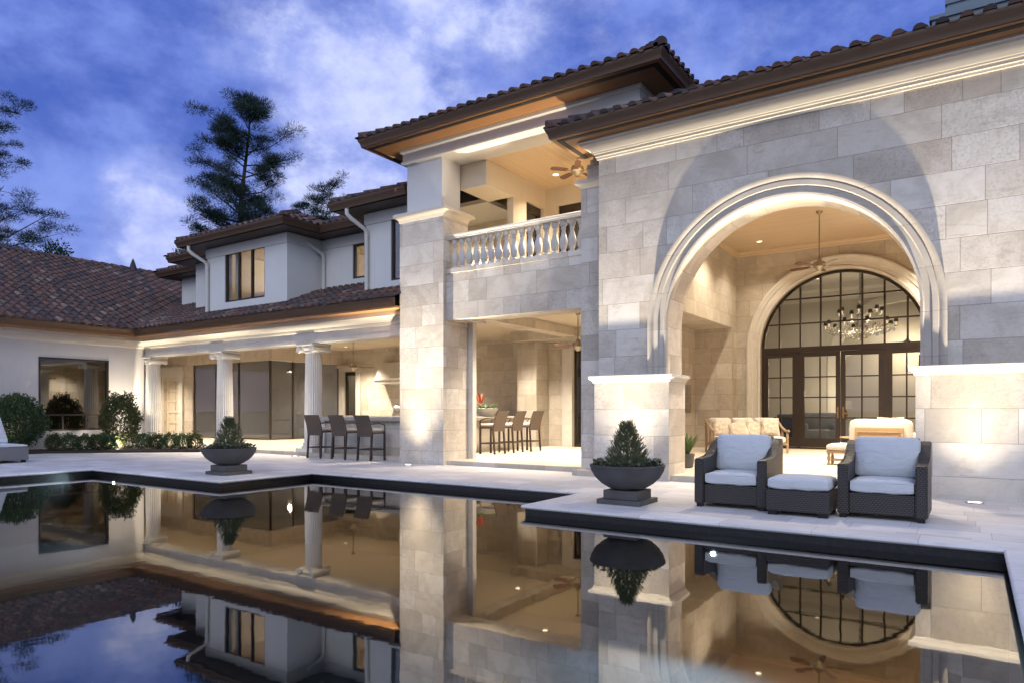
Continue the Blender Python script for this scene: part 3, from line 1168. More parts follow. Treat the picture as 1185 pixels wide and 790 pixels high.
# --- tower with balcony ---------------------------------------------
YT = 11.72
TX0, TX1 = -10.99, -9.69
mb = MB()
mb.box(TX0, TX1, YT, 12.60, 0, 5.50)
pl = hp(mb, 'pillar', M_STONE)
capp = [(-.2, 5.501), (.0, 5.501), (.015, 5.52), (.02, 5.56), (.06, 5.60), (.10, 5.62), (.115, 5.625), (.115, 5.67), (.10, 5.70), (.0, 5.715), (-.2, 5.715)]
mb = MB()
mb.sweep([(TX0, YT), (TX1, YT), (TX1, 12.6), (TX0, 12.6)], capp, closed=True)
mb.box(TX0 + .1, TX1 - .1, YT + .1, 12.5, 5.503, 5.713)
hp(mb, 'pillar_cap', M_CAST, True, parent=pl)
mb = MB()
mb.box(-10.86, -9.82, YT + .11, 12.48, 5.716, 6.86)
hp(mb, 'upper_pillar', M_STUCCO)
# pilaster against the loggia
mb = MB()
mb.box(-6.26, -5.60, YT, 12.5, 0, 5.46)
pl = hp(mb, 'pilaster', M_STONE)
mb = MB()
mb.sweep([(-6.26, 12.5), (-6.26, YT), (-5.64, YT)], [(-.1, 5.461), (.0, 5.461), (.02, 5.48), (.06, 5.53), (.10, 5.54), (.10, 5.60), (.0, 5.62), (-.1, 5.62)])
hp(mb, 'pilaster_cap', M_CAST, True, parent=pl)
mb = MB()
mb.box(-6.05, -5.62, YT + .10, 12.4, 5.622, 6.86)
hp(mb, 'upper_pilaster', M_STONE)
# frieze beam
mb = MB()
mb.box(-10.90, -5.05, YT, 12.52, 6.86, 7.14)
bmf = hp(mb, 'beam', M_TRIM)
mb = MB()
bp = [(-10.90, 17.5), (-10.90, YT), (-5.05, YT), (-5.05, 17.5)]
mb.sweep(bp, [(0, 6.862), (.028, 6.862), (.028, 6.90), (0, 6.905)])
mb.sweep(bp, [(0, 7.08), (.02, 7.09), (.05, 7.11), (.055, 7.165), (0, 7.165)])
hp(mb, 'beam_moulding', M_TRIM, parent=bmf)
mb = MB()
mb.sweep(bp, [(-.7, 7.166), (.636, 7.166), (.636, 7.205), (-.7, 7.205)])
sf = hp(mb, 'soffit', M_SOFFIT)
mb = MB()
mb.sweep(bp, [(.47, 7.158), (.57, 7.158), (.57, 7.18), (.47, 7.18)])
hp(mb, 'soffit_vent', M_VENT, parent=sf)
mb = MB()
tx0, tx1, ty0 = -10.9 - .69, -5.05 + .69, YT - .69
wT = tx1 - tx0
slope_field(mb, tx0, ty0, 7.345, 0, SL, [(0, 0), (wT, 0), (wT / 2, wT / 2)])
slope_field(mb, tx1, ty0, 7.345, math.pi / 2, SL, [(0, 0), (7, 0), (7, wT / 2), (wT / 2, wT / 2)])
slope_field(mb, tx0, ty0 + 7, 7.345, -math.pi / 2, SL, [(0, 0), (7, 0), (7 - wT / 2, wT / 2), (0, wT / 2)])
hz = 7.345 + SL * wT / 2
ridge_tiles(mb, (tx0, ty0, 7.38), ((tx0 + tx1) / 2, ty0 + wT / 2, hz + .04))
ridge_tiles(mb, (tx1, ty0, 7.38), ((tx0 + tx1) / 2, ty0 + wT / 2, hz + .04))
rt = roof(mb)
gutter(bp, 7.175, parent=rt)
mb = MB()
mb.box(-10.9, -6.28, 15.4, 18.4, 4.0, 7.16)
mb.box(-6.279, -5.06, 15.4, 18.4, 6.09, 7.16)
hp(mb, 'wall', M_STUCCO)
mb = MB()
mb.box(-6.42, -6.262, 12.53, 15.11, 4.0, 6.868)
mb.box(-5.30, -5.06, 12.53, 15.399, 6.09, 7.155)
hp(mb, 'wall', M_PLASTER)
# balcony: stone parapet, floor, ceiling, inner walls
mb = MB()
mb.box(TX1 + .001, -6.261, YT + .10, 12.25, 3.20, 4.22)
mb.box(TX1 + .002, -6.262, YT + .07, 12.27, 4.221, 4.32)
par = hp(mb, 'parapet', M_STONE)
mb = MB()
mb.box(-10.9, -6.263, 12.26, 18.0, 3.71, 4.0)
hp(mb, 'balcony_floor', M_PLASTER)
# balustrade
bal = MB()
bal.sweep([(TX1 + .004, 11.85), (-6.264, 11.85)], [(-.26, 4.985), (-.03, 4.985), (.0, 5.0), (.0, 5.03), (.025, 5.04), (.03, 5.075), (.0, 5.09), (-.26, 5.09), (-.29, 5.075), (-.285, 5.04), (-.26, 5.03)])
bal = hp(bal, 'balustrade', M_CARVED, True)
prof = [(.075, 0), (.075, .05), (.05, .06), (.042, .085), (.06, .11), (.075, .17), (.083, .24), (.075, .31), (.055, .38), (.04, .45), (.037, .49), (.05, .50), (.05, .525), (.04, .535), (.055, .56), (.075, .59), (.075, .66)]
b0 = None
nb = 17
for k in range(nb):
    x = TX1 + .13 + k * (3.42 - .26) / (nb - 1)
    if b0 is None:
        mb = MB()
        mb.lathe(prof, 0, 0, 0, 16)
        b0 = mb.build('baluster', M_CARVED, bal, True)
        b0.location = Vector((x, 11.98, 4.321)) - Vector(HX)
    else:
        c = b0.copy()
        COL.objects.link(c)
        c.parent = bal
        c.location = Vector((x, 11.98, 4.321)) - Vector(HX)
mb = MB()
mb.box(-10.8, -6.2, 12.53, 15.4, 6.87, 6.95)
hp(mb, 'ceiling', wood('balcony_cypress_ceiling', (.50, .36, .225), (.64, .49, .33), .10, 0, .5))
mb = MB()
mb.wall(13.62, 15.12, 4.0, 6.87, -9.28, -9.10, holes=[(14.2, 15.0, 3.9, 6.35)], axis='x')
mb.box(-9.84, -9.10, 12.525, 13.62, 6.30, 6.868)
mb.wall(-9.1, -6.27, 4.0, 6.87, 15.12, 15.32, holes=[(-8.75, -7.6, 3.9, 6.40)])
hp(mb, 'wall', M_PLASTER)
for (a, b, y) in ((14.2, 15.0, None), (-8.75, -7.6, 1)):
    mb = MB()
    if y is None:
        mb.wall(a, b, 4.0, 6.35, -9.27, -9.18, holes=[(a + .1, b - .1, 4.15, 6.15)], axis='x')
        d_ = hp(mb, 'balcony_door', M_DOORW)
        mb = MB()
        mb.box(-9.24, -9.23, a + .1, b - .1, 4.15, 6.15)
    else:
        mb.wall(a, b, 4.0, 6.40, 15.2, 15.29, holes=[(a + .1, b - .1, 4.15, 6.2)])
        d_ = hp(mb, 'balcony_door', M_DOORW)
        mb = MB()
        mb.box(a + .1, b - .1, 15.24, 15.25, 4.15, 6.2)
    hp(mb, 'door_glass', M_GLASSD, parent=d_)
# passage beside the balcony
mb = MB()
mb.box(-13.5, -9.3, 15.1, 15.3, 3.9, 6.9)
hp(mb, 'wall', M_PLASTER)
mb = MB()
mb.box(-13.5, -9.86, 13.6, 15.1, 6.30, 6.4)
hp(mb, 'ceiling', M_TRIM)
# lower porch under the balcony
mb = MB()
mb.box(TX1 + .02, -6.27, 12.252, 12.45, 3.197, 3.61)          # lintel soffit
hp(mb, 'lintel', M_STONEW)
mb = MB()
mb.box(-13.5, -6.262, 12.4, 15.08, 3.62, 3.70)
mb.box(-13.5, -7.28, 15.081, 18.5, 3.62, 3.70)
mb.box(-13.5, -11.0, 18.501, 20.3, 3.621, 3.70)
hp(mb, 'ceiling', M_PLASTER)
mb = MB()
mb.box(-11.81, -11.11, 17.9, 18.6, .10, 3.32)
mb.box(-11.81, -7.28, 17.5, 18.6, 3.33, 3.61)
hp(mb, 'pilaster', M_STONEW)
mb = MB()
mb.wall(-11.11, -7.27, .10, 3.6, 18.62, 18.9, holes=[(-10.2, -7.7, .0, 3.1)])
mb.box(-11.11, -10.9, 18.901, 20.0, .1, 3.6)
hp(mb, 'wall', M_STONEW)
mb = MB()
mb.wall(-10.55, -7.35, .10, 3.42, 18.5, 18.62, holes=[(-10.2, -7.7, .0, 3.1)])
csg = hp(mb, 'door_casing', M_CARVED)
mb = MB()
mb.wall(-10.2, -7.7, .10, 3.1, 18.66, 18.74, holes=[(-10.14, -9.0, .18, 3.02), (-8.9, -7.76, .18, 3.02)])
sd = hp(mb, 'sliding_door', M_FRAME)
mb = MB()
mb.box(-10.14, -9.0, 18.69, 18.70, .18, 3.02)
mb.box(-8.9, -7.76, 18.70, 18.71, .18, 3.02)
hp(mb, 'door_glass', M_GLASSD, parent=sd)
mb = MB()
mb.box(-13.0, -6.0, 21.5, 21.7, .1, 3.6)
hp(mb, 'interior_wall', M_GREIGE)
mb = MB()
mb.box(-9.95, -9.56, 12.62, 12.76, .10, 3.25)
hp(mb, 'pier', M_CARVED)
mb = MB()
mb.box(-12.6, -9.54, 12.62, 13.10, 3.25, 3.61)
mb.box(-9.95, -9.54, 13.10, 17.49, 3.35, 3.61)
hp(mb, 'beam', M_STONEW)
mb = MB()
mb.box(-6.5, -6.262, 12.5, 15.09, .1, 3.61)
hp(mb, 'wall', M_STONEW)

# --- left wing colonnade ---------------------------------------------
YC = 12.45
cols = [-14.84, -18.88, -22.92]
colroot0 = None


def build_column(x):
    base = MB()
    base.box(-.33, .33, -.33, .33, .0, .10)
    base.lathe([(.31, .10), (.325, .13), (.31, .165), (.275, .175), (.265, .20), (.285, .225), (.28, .25), (.25, .255)], seg=32)
    root = base.build('column', M_CARVED, house, True)
    root.location = Vector((x, YC, .10)) - Vector(HX)
    sh = MB()
    N = 24 * 6
    pr_ = [(.245 - .03 * (t ** 1.4), .255 + t * 2.40) for t in [i / 10 for i in range(11)]]
    sh.lathe(pr_, seg=N, flute=lambda k: 1 - .085 * (math.sin(math.pi * ((k % 6) / 6)) ** .8))
    sh.build('shaft', M_CARVED, root, True)
    cp = MB()
    cp.lathe([(.22, 2.655), (.245, 2.665), (.245, 2.69), (.225, 2.70), (.26, 2.74), (.275, 2.78)], seg=32)
    cp.box(-.27, .27, -.24, .24, 2.782, 2.84)
    cp.box(-.33, .33, -.33, .33, 2.842, 2.90, .012)
    for sx in (-1, 1):
        for yy in (-.27, .27):
            cp.tube([(sx * .27, yy - .03, 2.745), (sx * .27, yy + .03, 2.745)], .085, 16)
            cp.tube([(sx * .27, yy - .045, 2.745), (sx * .27, yy + .045, 2.745)], .030, 10)
        cp.tube([(sx * .27, -.24, 2.745), (sx * .27, 0, 2.745), (sx * .27, .24, 2.745)], [.078, .055, .078], 14)
    cp.build('capital', M_CARVED, root, True)
    return root


for x in cols:
    if colroot0 is None:
        colroot0 = build_column(x)
    else:
        c = copy_tree(colroot0, house)
        c.location = Vector((x, YC, .10)) - Vector(HX)
WX = -23.0
# entablature beams
mb = MB()
mb.box(-24.0, TX0 - .002, 12.20, 12.70, 3.005, 3.40)
mb.sweep([(-23.0, 12.2), (TX0 - .003, 12.2)], [(0, 3.007), (.02, 3.007), (.02, 3.08), (0, 3.085)])
hp(mb, 'beam', M_CARVED)
wp = [(WX, -6), (WX, 12.20), (TX0 - .004, 12.20)]
# in this path travel is +y, so right of travel is +x
mb = MB()
mb.sweep(wp, [(0, 3.27), (.03, 3.28), (.05, 3.32), (.05, 3.35), (.12, 3.40), (.20, 3.46), (.24, 3.47), (.24, 3.56), (0, 3.56)])
hp(mb, 'cornice', M_CAST, True)
mb = MB()
mb.sweep(wp, [(-.3, 3.561), (.636, 3.561), (.636, 3.605), (-.3, 3.605)])
hp(mb, 'soffit', M_SOFFIT)
mb = MB()
ze = 3.79
ee = .68
ex0 = WX + ee
for (xa, xb, run) in ((ex0, -19.93, 2.15), (-19.93, -16.10, 1.06), (-16.10, -12.93, 2.32), (-12.93, -10.99, 1.06)):
    a_, b_ = xa - ex0, xb - ex0
    slope_field(mb, ex0, 12.2 - ee, ze, 0, SL, [(a_, 0), (b_, 0), (b_, run), (a_ - (run if a_ == 0 else 0), run)])
slope_field(mb, ex0, 12.2 - ee, ze, 0, SL, [(-2.15, 2.15), (-.1, 2.15), (-.1, 8.6), (-8.6, 8.6)])
slope_field(mb, WX + ee, -6, ze, math.pi / 2, SL, [(0, 0), (18.2 - ee, 0), (18.2 - ee + 8.6, 8.6), (0, 8.6)])
rz_ = ze + 8.6 * SL
ridge_tiles(mb, (WX + ee - 8.6, -6, rz_), (WX + ee - 8.6, 20.2, rz_), .13)
rw = roof(mb)
gutter(wp, 3.61, parent=rw)
mb = MB()
mb.lathe([(.0, .55), (.05, .45), (.10, .30), (.16, .1), (.18, 0)], WX + ee - 8.62, 15.9, 7.40, 8)
hp(mb, 'roof_vent', M_TILE, parent=rw)
# far slope of the left wing roof + extension behind
mb = MB()
slope_field(mb, WX + ee - 17.2, 20.2, ze, -math.pi / 2, SL, [(0, 0), (26, 0), (26, 8.6), (0, 8.6)])
roof(mb)
# left wing wall with the big window
mb = MB()
mb.wall(-6, 12.18, 0, 3.3, WX - .3, WX, holes=[(9.06, 11.05, .605, 2.81)], axis='x')
hp(mb, 'wall', stucco('pale_render', (.60, .57, .54)))
mb = MB()
a, b, z0, z1 = 9.06, 11.05, .605, 2.81
mb.wall(a, b, z0, z1, WX - .12, WX + .012, holes=[(a + .05, b - .05, z0 + .05, z0 + .45), (a + .05, b - .05, z0 + .50, z1 - .05)], axis='x')
mb.box(WX - .1, WX, (a * 2 + b) / 3 - .02, (a * 2 + b) / 3 + .02, z0 + .05, z0 + .45)
mb.box(WX - .1, WX, (a + b * 2) / 3 - .02, (a + b * 2) / 3 + .02, z0 + .05, z0 + .45)
wf = hp(mb, 'window', M_FRAME)
mb = MB()
mb.box(WX - .06, WX - .05, a + .05, b - .05, z0 + .05, z1 - .05)
hp(mb, 'pane', M_GLASSR, parent=wf)
# room behind that window
mb = MB()
mb.box(WX - 5.2, WX - 5.0, 4, 12.1, 0, 3.3)
mb.box(WX - 5.0, WX - .31, 11.9, 12.1, 0, 3.3)
mb.box(WX - 5.0, WX - .31, 4, 4.2, 0, 3.3)
mb.box(WX - 5.2, WX - .31, 4, 12.1, 3.31, 3.4)
hp(mb, 'interior_wall', M_GREIGE)
# porch back walls, glass room
YG = 16.5
mb = MB()
mb.wall(-33, -27.3, .10, 3.75, YG, YG + .3, holes=[(-29.5, -28.26, .0, 2.62)])
mb.box(-27.3, -22.0, YG - .02, YG + .3, 3.12, 3.75)
mb.box(-22.42, -22.0, YG + .3, 20.0, 3.12, 3.75)
hp(mb, 'wall', M_STONEW)
mb = MB()
mb.wall(-29.82, -27.94, .10, 3.08, YG - .08, YG, holes=[(-29.5, -28.26, .0, 2.62)])
mb.box(-29.9, -27.86, YG - .12, YG - .082, 2.95, 3.09)
hp(mb, 'door_casing', M_CARVED)
mb = MB()
mb.wall(-29.5, -28.26, .10, 2.62, YG + .12, YG + .18, holes=[(-29.35, -28.92, .3 + k * .46, .66 + k * .46) for k in range(5)] + [(-28.84, -28.41, .3 + k * .46, .66 + k * .46) for k in range(5)])
mb.box(-29.5, -28.26, YG + .15, YG + .16, .1, 2.62)
dd = hp(mb, 'panel_door', simple('cream_painted_door', (.58, .50, .39), .5), label='cream panelled door on the porch')
mb = MB()
mb.lathe([(.0, -.04), (.03, -.03), (.03, 0), (.015, .03)], -28.36, YG + .10, 1.05, 10)
hp(mb, 'handle', M_BRASS, parent=dd)
# glass walls with grey screens
gw = MB()
for x in (-27.25, -25.72, -24.19, -22.24):
    gw.box(x - .035, x + .035, YG + .05, YG + .12, .13, 3.12)
for y in (17.6, 18.8, 19.93):
    gw.box(-22.24, -22.17, y - .03, y + .03, .13, 3.12)
gw.box(-27.28, -22.2, YG + .04, YG + .13, .10, .135)
gw.box(-22.26, -22.16, YG + .13, 19.99, .10, .136)
gw = hp(gw, 'glass_wall', M_FRAME, label='smoky grey glass walls of the corner room on the porch')
mb = MB()
mb.box(-27.2, -22.25, YG + .075, YG + .085, .135, 3.12)
mb.box(-22.21, -22.20, YG + .12, 19.95, .136, 3.12)
hp(mb, 'pane', M_SCREEN, parent=gw)
mb = MB()
mb.box(-28.2, -22.3, 22.5, 22.7, .1, 3.7)
mb.box(-28.3, -28.1, 16.9, 22.5, .1, 3.7)
mb.box(-22.4, -22.2, 20.32, 22.5, .1, 3.7)
hp(mb, 'interior_wall', stucco('grey_paint', (.42, .40, .38)))
# back wall with kitchen door
mb = MB()
mb.wall(-22.2, -11.0, .10, 3.75, 20.0, 20.3, holes=[(-21.93, -21.16, .0, 2.83), (-18.2, -17.0, 1.2, 2.6)])
hp(mb, 'wall', M_STONEW)
mb = MB()
mb.wall(-22.19, -20.90, .10, 3.10, 19.92, 20.0, holes=[(-21.93, -21.16, .0, 2.83)])
mb.box(-22.19, -20.84, 19.88, 19.918, 2.98, 3.12)
hp(mb, 'door_casing', M_CARVED)
mb = MB()
mb.wall(-21.93, -21.16, .10, 2.83, 20.08, 20.16, holes=[(-21.80, -21.29, .35, 2.68)])
kd = hp(mb, 'kitchen_door', M_DOORW)
mb = MB()
mb.box(-21.80, -21.29, 20.11, 20.12, .35, 2.68)
hp(mb, 'door_glass', M_GLASSD, parent=kd)
mb = MB()
mb.wall(-18.2, -17.0, 1.2, 2.6, 20.06, 20.16, holes=[(-18.12, -17.08, 1.28, 2.52)])
kw = hp(mb, 'window', M_FRAME)
mb = MB()
mb.box(-18.12, -17.08, 20.10, 20.11, 1.28, 2.52)
hp(mb, 'pane', M_GLASSD, parent=kw)
mb = MB()
mb.box(-23, -11, 22.6, 22.8, .1, 3.7)
hp(mb, 'interior_wall', M_GREIGE)
mb = MB()
mb.box(-33, -13.51, 12.71, 20.3, 3.70, 3.78)
hp(mb, 'ceiling', M_PLASTER)
mb = MB()
mb.box(-28.2, -11, 20.31, 22.6, 3.70, 3.78)
mb.box(-33, -28.3, 20.31, 22.6, 3.70, 3.78)
hp(mb, 'interior_ceiling', M_GREIGE)
# range hood on the back wall
mb = MB()
mb.prism([(20.0, 2.25), (19.45, 2.25), (19.45, 2.40), (19.75, 3.1), (20.0, 3.1)], 'x', -19.6, -17.9)
mb.box(-19.66, -17.84, 19.40, 19.999, 2.40, 2.46)
hp(mb, 'range_hood', M_CARVED)

# --- upper storey ------------------------------------------------------
YA, YBk = 12.55, 13.80
AX0, AX1, CX0 = -19.95, -16.08, -12.95
ZU = 6.25


def wroof(y):
    return ze + SL * (y - (12.2 - ee))


mb = MB()
mb.wall(AX0, AX1, 3.8, ZU, YA, YA + .25, holes=[(-19.03, -17.09, 4.50, 6.02)])
mb.box(AX1 - .25, AX1, YA + .25, YBk + .3, 3.8, ZU)
mb.box(AX0, AX0 + .25, YA + .25, 17, 3.8, ZU)
hp(mb, 'wall', M_STUCCO)
mb = MB()
mb.wall(AX1 - .2, CX0 + .3, 3.8, ZU, YBk, YBk + .25, holes=[(-14.77, -13.5, 4.97, 5.95)])
hp(mb, 'wall', M_STUCCO)
mb = MB()
mb.wall(CX0, -10.92, 3.8, ZU, YA, YA + .25, holes=[(-12.07, -11.25, 4.44, 5.96)])
mb.box(CX0, CX0 + .25, YA + .25, 15.1, 3.8, ZU)
hp(mb, 'wall', M_STUCCO)
# frieze board under the eaves
for (pth) in ([(AX0, 17), (AX0, YA), (AX1, YA), (AX1, YBk), (CX0, YBk), (CX0, YA), (-10.93, YA)],):
    mb = MB()
    mb.sweep(pth, [(.0, ZU - .30), (.03, ZU - .30), (.035, ZU - .03), (.0, ZU - .03)])
    hp(mb, 'frieze', M_TRIM)
eo = .55
mb = MB()
mb.sweep([(AX0, 17), (AX0, YA), (AX1, YA), (AX1, YBk), (CX0, YBk), (CX0, YA), (-10.93, YA)], [(-.3, ZU), (eo, ZU), (eo, ZU + .04), (-.3, ZU + .04)])
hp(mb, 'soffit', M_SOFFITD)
mb = MB()
zr = ZU + .19
ax0, ax1, ya = AX0 - eo - .07, AX1 + eo + .07, YA - eo - .07
yb_ = YBk - eo - .07
wA = ax1 - ax0
cx0 = CX0 - eo - .07
slope_field(mb, ax0, ya, zr, 0, SL, [(0, 0), (wA, 0), (wA / 2, wA / 2)])
slope_field(mb, ax1, ya, zr, math.pi / 2, SL, [(0, 0), (yb_ - ya, 0), (yb_ - ya + 1.6, 1.6), (wA / 2, wA / 2)])
slope_field(mb, ax0, ya + 6, zr, -math.pi / 2, SL, [(0, 0), (6, 0), (6 - wA / 2, wA / 2), (0, wA / 2)])
slope_field(mb, ax1 - 2.4, yb_, zr, 0, SL, [(2.4, 0), (cx0 - ax1 + 2.4, 0), (8.5, 3.3), (0, 3.3), (0, 2.4)])
slope_field(mb, cx0, ya, zr, 0, SL, [(0, 0), (2.4, 0), (2.4, 2.4)])
slope_field(mb, cx0, yb_ + 4, zr, -math.pi / 2, SL, [(0, 0), (5.2, 0), (2.8, 2.4), (0, 2.4)])
ridge_tiles(mb, (ax0, ya, zr + .02), (ax0 + wA / 2, ya + wA / 2, zr + .02 + SL * wA / 2))
ridge_tiles(mb, (ax1, ya, zr + .02), (ax0 + wA / 2, ya + wA / 2, zr + .02 + SL * wA / 2))
ridge_tiles(mb, (cx0, ya, zr + .02), (cx0 + 2.4, ya + 2.4, zr + .02 + SL * 2.4))
ridge_tiles(mb, (-18.6, yb_ + 3.3, zr + .03 + SL * 3.3), (-8, yb_ + 3.3, zr + .03 + SL * 3.3), .12)
ru = roof(mb)
gutter([(AX0, 17), (AX0, YA), (AX1, YA), (AX1, YBk), (CX0, YBk), (CX0, YA), (-11.0, YA)], ZU + .01, eo - .58, parent=ru)


def win(x0, x1, z0, z1, y, n, room=True, glassm=None, label=None):
    mb = MB()
    t = .055
    w_ = (x1 - x0 - t) / n
    hs = [(x0 + t + k * w_, x0 + (k + 1) * w_, z0 + t, z1 - t) for k in range(n)]
    mb.wall(x0 + .002, x1 - .002, z0 + .002, z1 - .002, y + .03, y + .11, holes=hs)
    f = hp(mb, 'window', M_FRAME, label=label)
    mb = MB()
    mb.box(x0 + t, x1 - t, y + .07, y + .08, z0 + t, z1 - t)
    hp(mb, 'pane', glassm or M_GLASS, parent=f)
    return f


win(-19.03, -17.09, 4.50, 6.02, YA, 3, label='three pane upstairs window glowing warm inside')
win(-14.77, -13.5, 4.97, 5.95, YBk, 2)
win(-12.07, -11.25, 4.44, 5.96, YA, 1, glassm=M_GLASSR)
mb = MB()
mb.box(-20, -11, 16.6, 16.8, 3.9, 6.4)
mb.box(-16.4, -16.3, 14.1, 16.6, 3.9, 6.4)
mb.box(-19.69, -16.34, 12.81, 16.8, 6.19, 6.24)
mb.box(-16.29, -12.71, 14.06, 16.8, 6.19, 6.24)
hp(mb, 'interior_wall', M_PLASTER)
for (x0, x1, y) in ((-19.0, -18.72, 12.9), (-17.3, -17.1, 12.9), (-13.75, -13.55, 14.15)):
    mb = MB()
    n = 10
    pts = [(x0 + (x1 - x0) * i / n, y + .03 * (i % 2)) for i in range(n + 1)]
    mb.prism(pts + [(p[0], p[1] + .015) for p in pts[::-1]], 'z', 4.2, 6.1)
    hp(mb, 'curtain', M_CURT)
# downspouts
for (x, y, zt) in ((AX0 + .10, YA, ZU), (AX1 + .16, YBk, ZU), (CX0 + .10, YA, ZU)):
    mb = MB()
    zb_ = wroof(y) - .02
    mb.tube([(x - .18, y - eo - .02, zt + .06), (x - .18, y - eo - .02, zt - .12), (x - .12, y - eo + .05, zt - .22), (x, y - .12, zt - .44), (x, y - .075, zt - .54), (x, y - .07, zb_)], .055, 10)
    mb.tube([(x, y - .07, zt - .62), (x, y - .07, zt - .58)], .064, 10)
    hp(mb, 'downspout', M_SPOUT, True)
# blocks further back on the left
for (x0, x1, y) in ((-22.3, -20.1, 13.6), (-25.2, -22.6, 14.8)):
    mb = MB()
    mb.box(x0, x1, y, y + 3, 3.9, ZU)
    hp(mb, 'wall', M_STUCCO)
    mb = MB()
    mb.sweep([(x0, y + 3), (x0, y), (x1 + 1, y)], [(-.3, ZU), (eo, ZU), (eo, ZU + .04), (-.3, ZU + .04)])
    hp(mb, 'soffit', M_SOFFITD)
    mb = MB()
    slope_field(mb, x0 - eo - .07, y - eo - .07, zr, 0, SL, [(0, 0), (x1 - x0 + 1.2, 0), (x1 - x0 + 1.2, 1.8), (1.8, 1.8)])
    slope_field(mb, x0 - eo - .07, y + 3, zr, -math.pi / 2, SL, [(0, 0), (3.62, 0), (1.82, 1.8), (0, 1.8)])
    ridge_tiles(mb, (x0 - eo - .07, y - eo - .07, zr + .02), (x0 - eo + 1.73, y - eo + 1.73, zr + .02 + SL * 1.8))
    rq = roof(mb)
    gutter([(x0, y + 3), (x0, y), (x1 + .4, y)], ZU + .01, eo - .58, parent=rq)


# ------------------------------------------------------------------ LIGHT FITTINGS
def washer(lo, t0=.085, p=2.7, cut=(.035, .125), ax=1, glow=.015):
    """asymmetric wall-washer lens: the beam is held back where it would strike the wall close to the fitting"""
    l = lo.data
    l.use_nodes = True
    h = NT(l.node_tree)
    l.node_tree.nodes.clear()
    inc = h.n('ShaderNodeNewGeometry').outputs['Incoming']
    sp = h.n('ShaderNodeSeparateXYZ', ins={0: inc})
    tw = h.m('DIVIDE', sp.outputs[ax], sp.outputs[2])
    if ax == 0:
        tw = h.m('MULTIPLY', tw, -1.0)
    tl = h.m('DIVIDE', sp.outputs[1 - ax], sp.outputs[2])
    f = h.m('DIVIDE', 1.0, h.m('ADD', 1.0, h.m('POWER', h.m('DIVIDE', h.m('MAXIMUM', tw, 0.0), t0), p)))
    f = h.m('MULTIPLY', f, h.smooth(tw, *cut))
    q1 = h.m('POWER', h.m('ABSOLUTE', h.m('DIVIDE', h.m('SUBTRACT', tw, .27), .20)), 2.0)
    q2 = h.m('POWER', h.m('ABSOLUTE', h.m('DIVIDE', tl, .24)), 2.0)
    core = h.m('POWER', 2.718, h.m('MULTIPLY', h.m('ADD', q1, q2), -1.0))
    f = h.m('ADD', f, h.m('MULTIPLY', core, glow))
    em = h.n('ShaderNodeEmission', ins={0: (1, 1, 1, 1), 1: f})
    h.n('ShaderNodeOutputLight', ins={0: em.outputs[0]})


def uplight(x, y, label, tx, ty, tz, e, spot=75, col=UPW, wash=True, ax=1):
    t = thing('ground_uplight', label, 'uplight', (x, y, .072 if x < -20 else 0), 0, 'ground uplights at the foot of the walls')
    mb = MB()
    mb.lathe([(.11, .0), (.11, .012), (.085, .014), (.083, .008)], seg=20)
    mb.build('bezel', M_STEEL, t, True)
    mb = MB()
    mb.lathe([(.082, .008), (.04, .011), (0, .012)], seg=20)
    mb.build('lens', M_UPL, t, True)
    lo = lamp('uplight_lamp', 'SPOT', (0, 0, .03), e, col, ((0, .05, 4) if ax else (-.05, 0, 4)) if wash else (tx - x, ty - y, tz), .025, spot, .9, t)
    if wash:
        washer(lo, .085 if ax else .22, cut=(.035, .125) if ax else (.10, .26), ax=ax)
    return t


uplight(.03, 10.80, 'round in-ground uplight by the right stone pier behind the armchairs', .03, 11.12, 4.5, 10500, 110)
uplight(-4.95, 10.80, 'round in-ground uplight hidden behind the bowl planter at the left arch pier', -4.95, 11.12, 4.5, 10500, 110)
uplight(-5.99, 11.42, 'round in-ground uplight at the foot of the slim pilaster beside the arch pier', -5.99, 11.72, 4.0, 6500, 90)
uplight(-10.40, 11.36, 'round in-ground uplight at the foot of the balcony pillar', -10.40, 11.68, 3.8, 13000, 100)
uplight(-14.86, 11.85, 'round in-ground uplight before the fluted column next to the bar', -14.86, 12.1, 3.0, 2500, 80)
uplight(-18.75, 11.7, 'round in-ground uplight before the middle fluted column', -18.8, 12.1, 3.0, 2500, 80)
uplight(-22.3, 11.75, 'round in-ground uplight among the shrubs at the far fluted column', -22.75, 12.1, 3.0, 2500, 80)
uplight(-22.55, 11.2, 'added in-ground uplight brightening the white wing wall right of the tall olive shrub', 0, 0, 0, 1700, 110, UPW, True, 0)  # added lamp, lifts the right end of the wing wall
uplight(-22.55, 8.0, 'added in-ground uplight brightening the white wing wall behind the large dark shrub', 0, 0, 0, 1500, 110, UPW, True, 0)  # also added, brightens the wall behind the shrub; no known fitting
uplight(-20.9, 10.3, 'round in-ground uplight at the foot of the tall olive shrub', -22.6, 10.9, 1.6, 220, 110, UPW, False)

DLK = 8.0


def downlight(x, y, z, label, e, spot=120, col=WARM, group='recessed ceiling lights'):
    t = thing('recessed_downlight', label, 'ceiling light', (x, y, z), 0, group)
    mb = MB()
    mb.lathe([(.095, .002), (.095, -.010), (.072, -.012), (.07, -.004)], seg=20)
    mb.build('trim_ring', M_TRIM, t, True)
    mb = MB()
    mb.lathe([(.07, -.004), (.03, -.006), (0, -.006)], seg=20)
    mb.build('lens', M_LAMPW, t, True)
    lamp('downlight_lamp', 'SPOT', (0, 0, -.03), e * DLK, col, (0, 0, -3), .06, spot, .8, t)
    return t


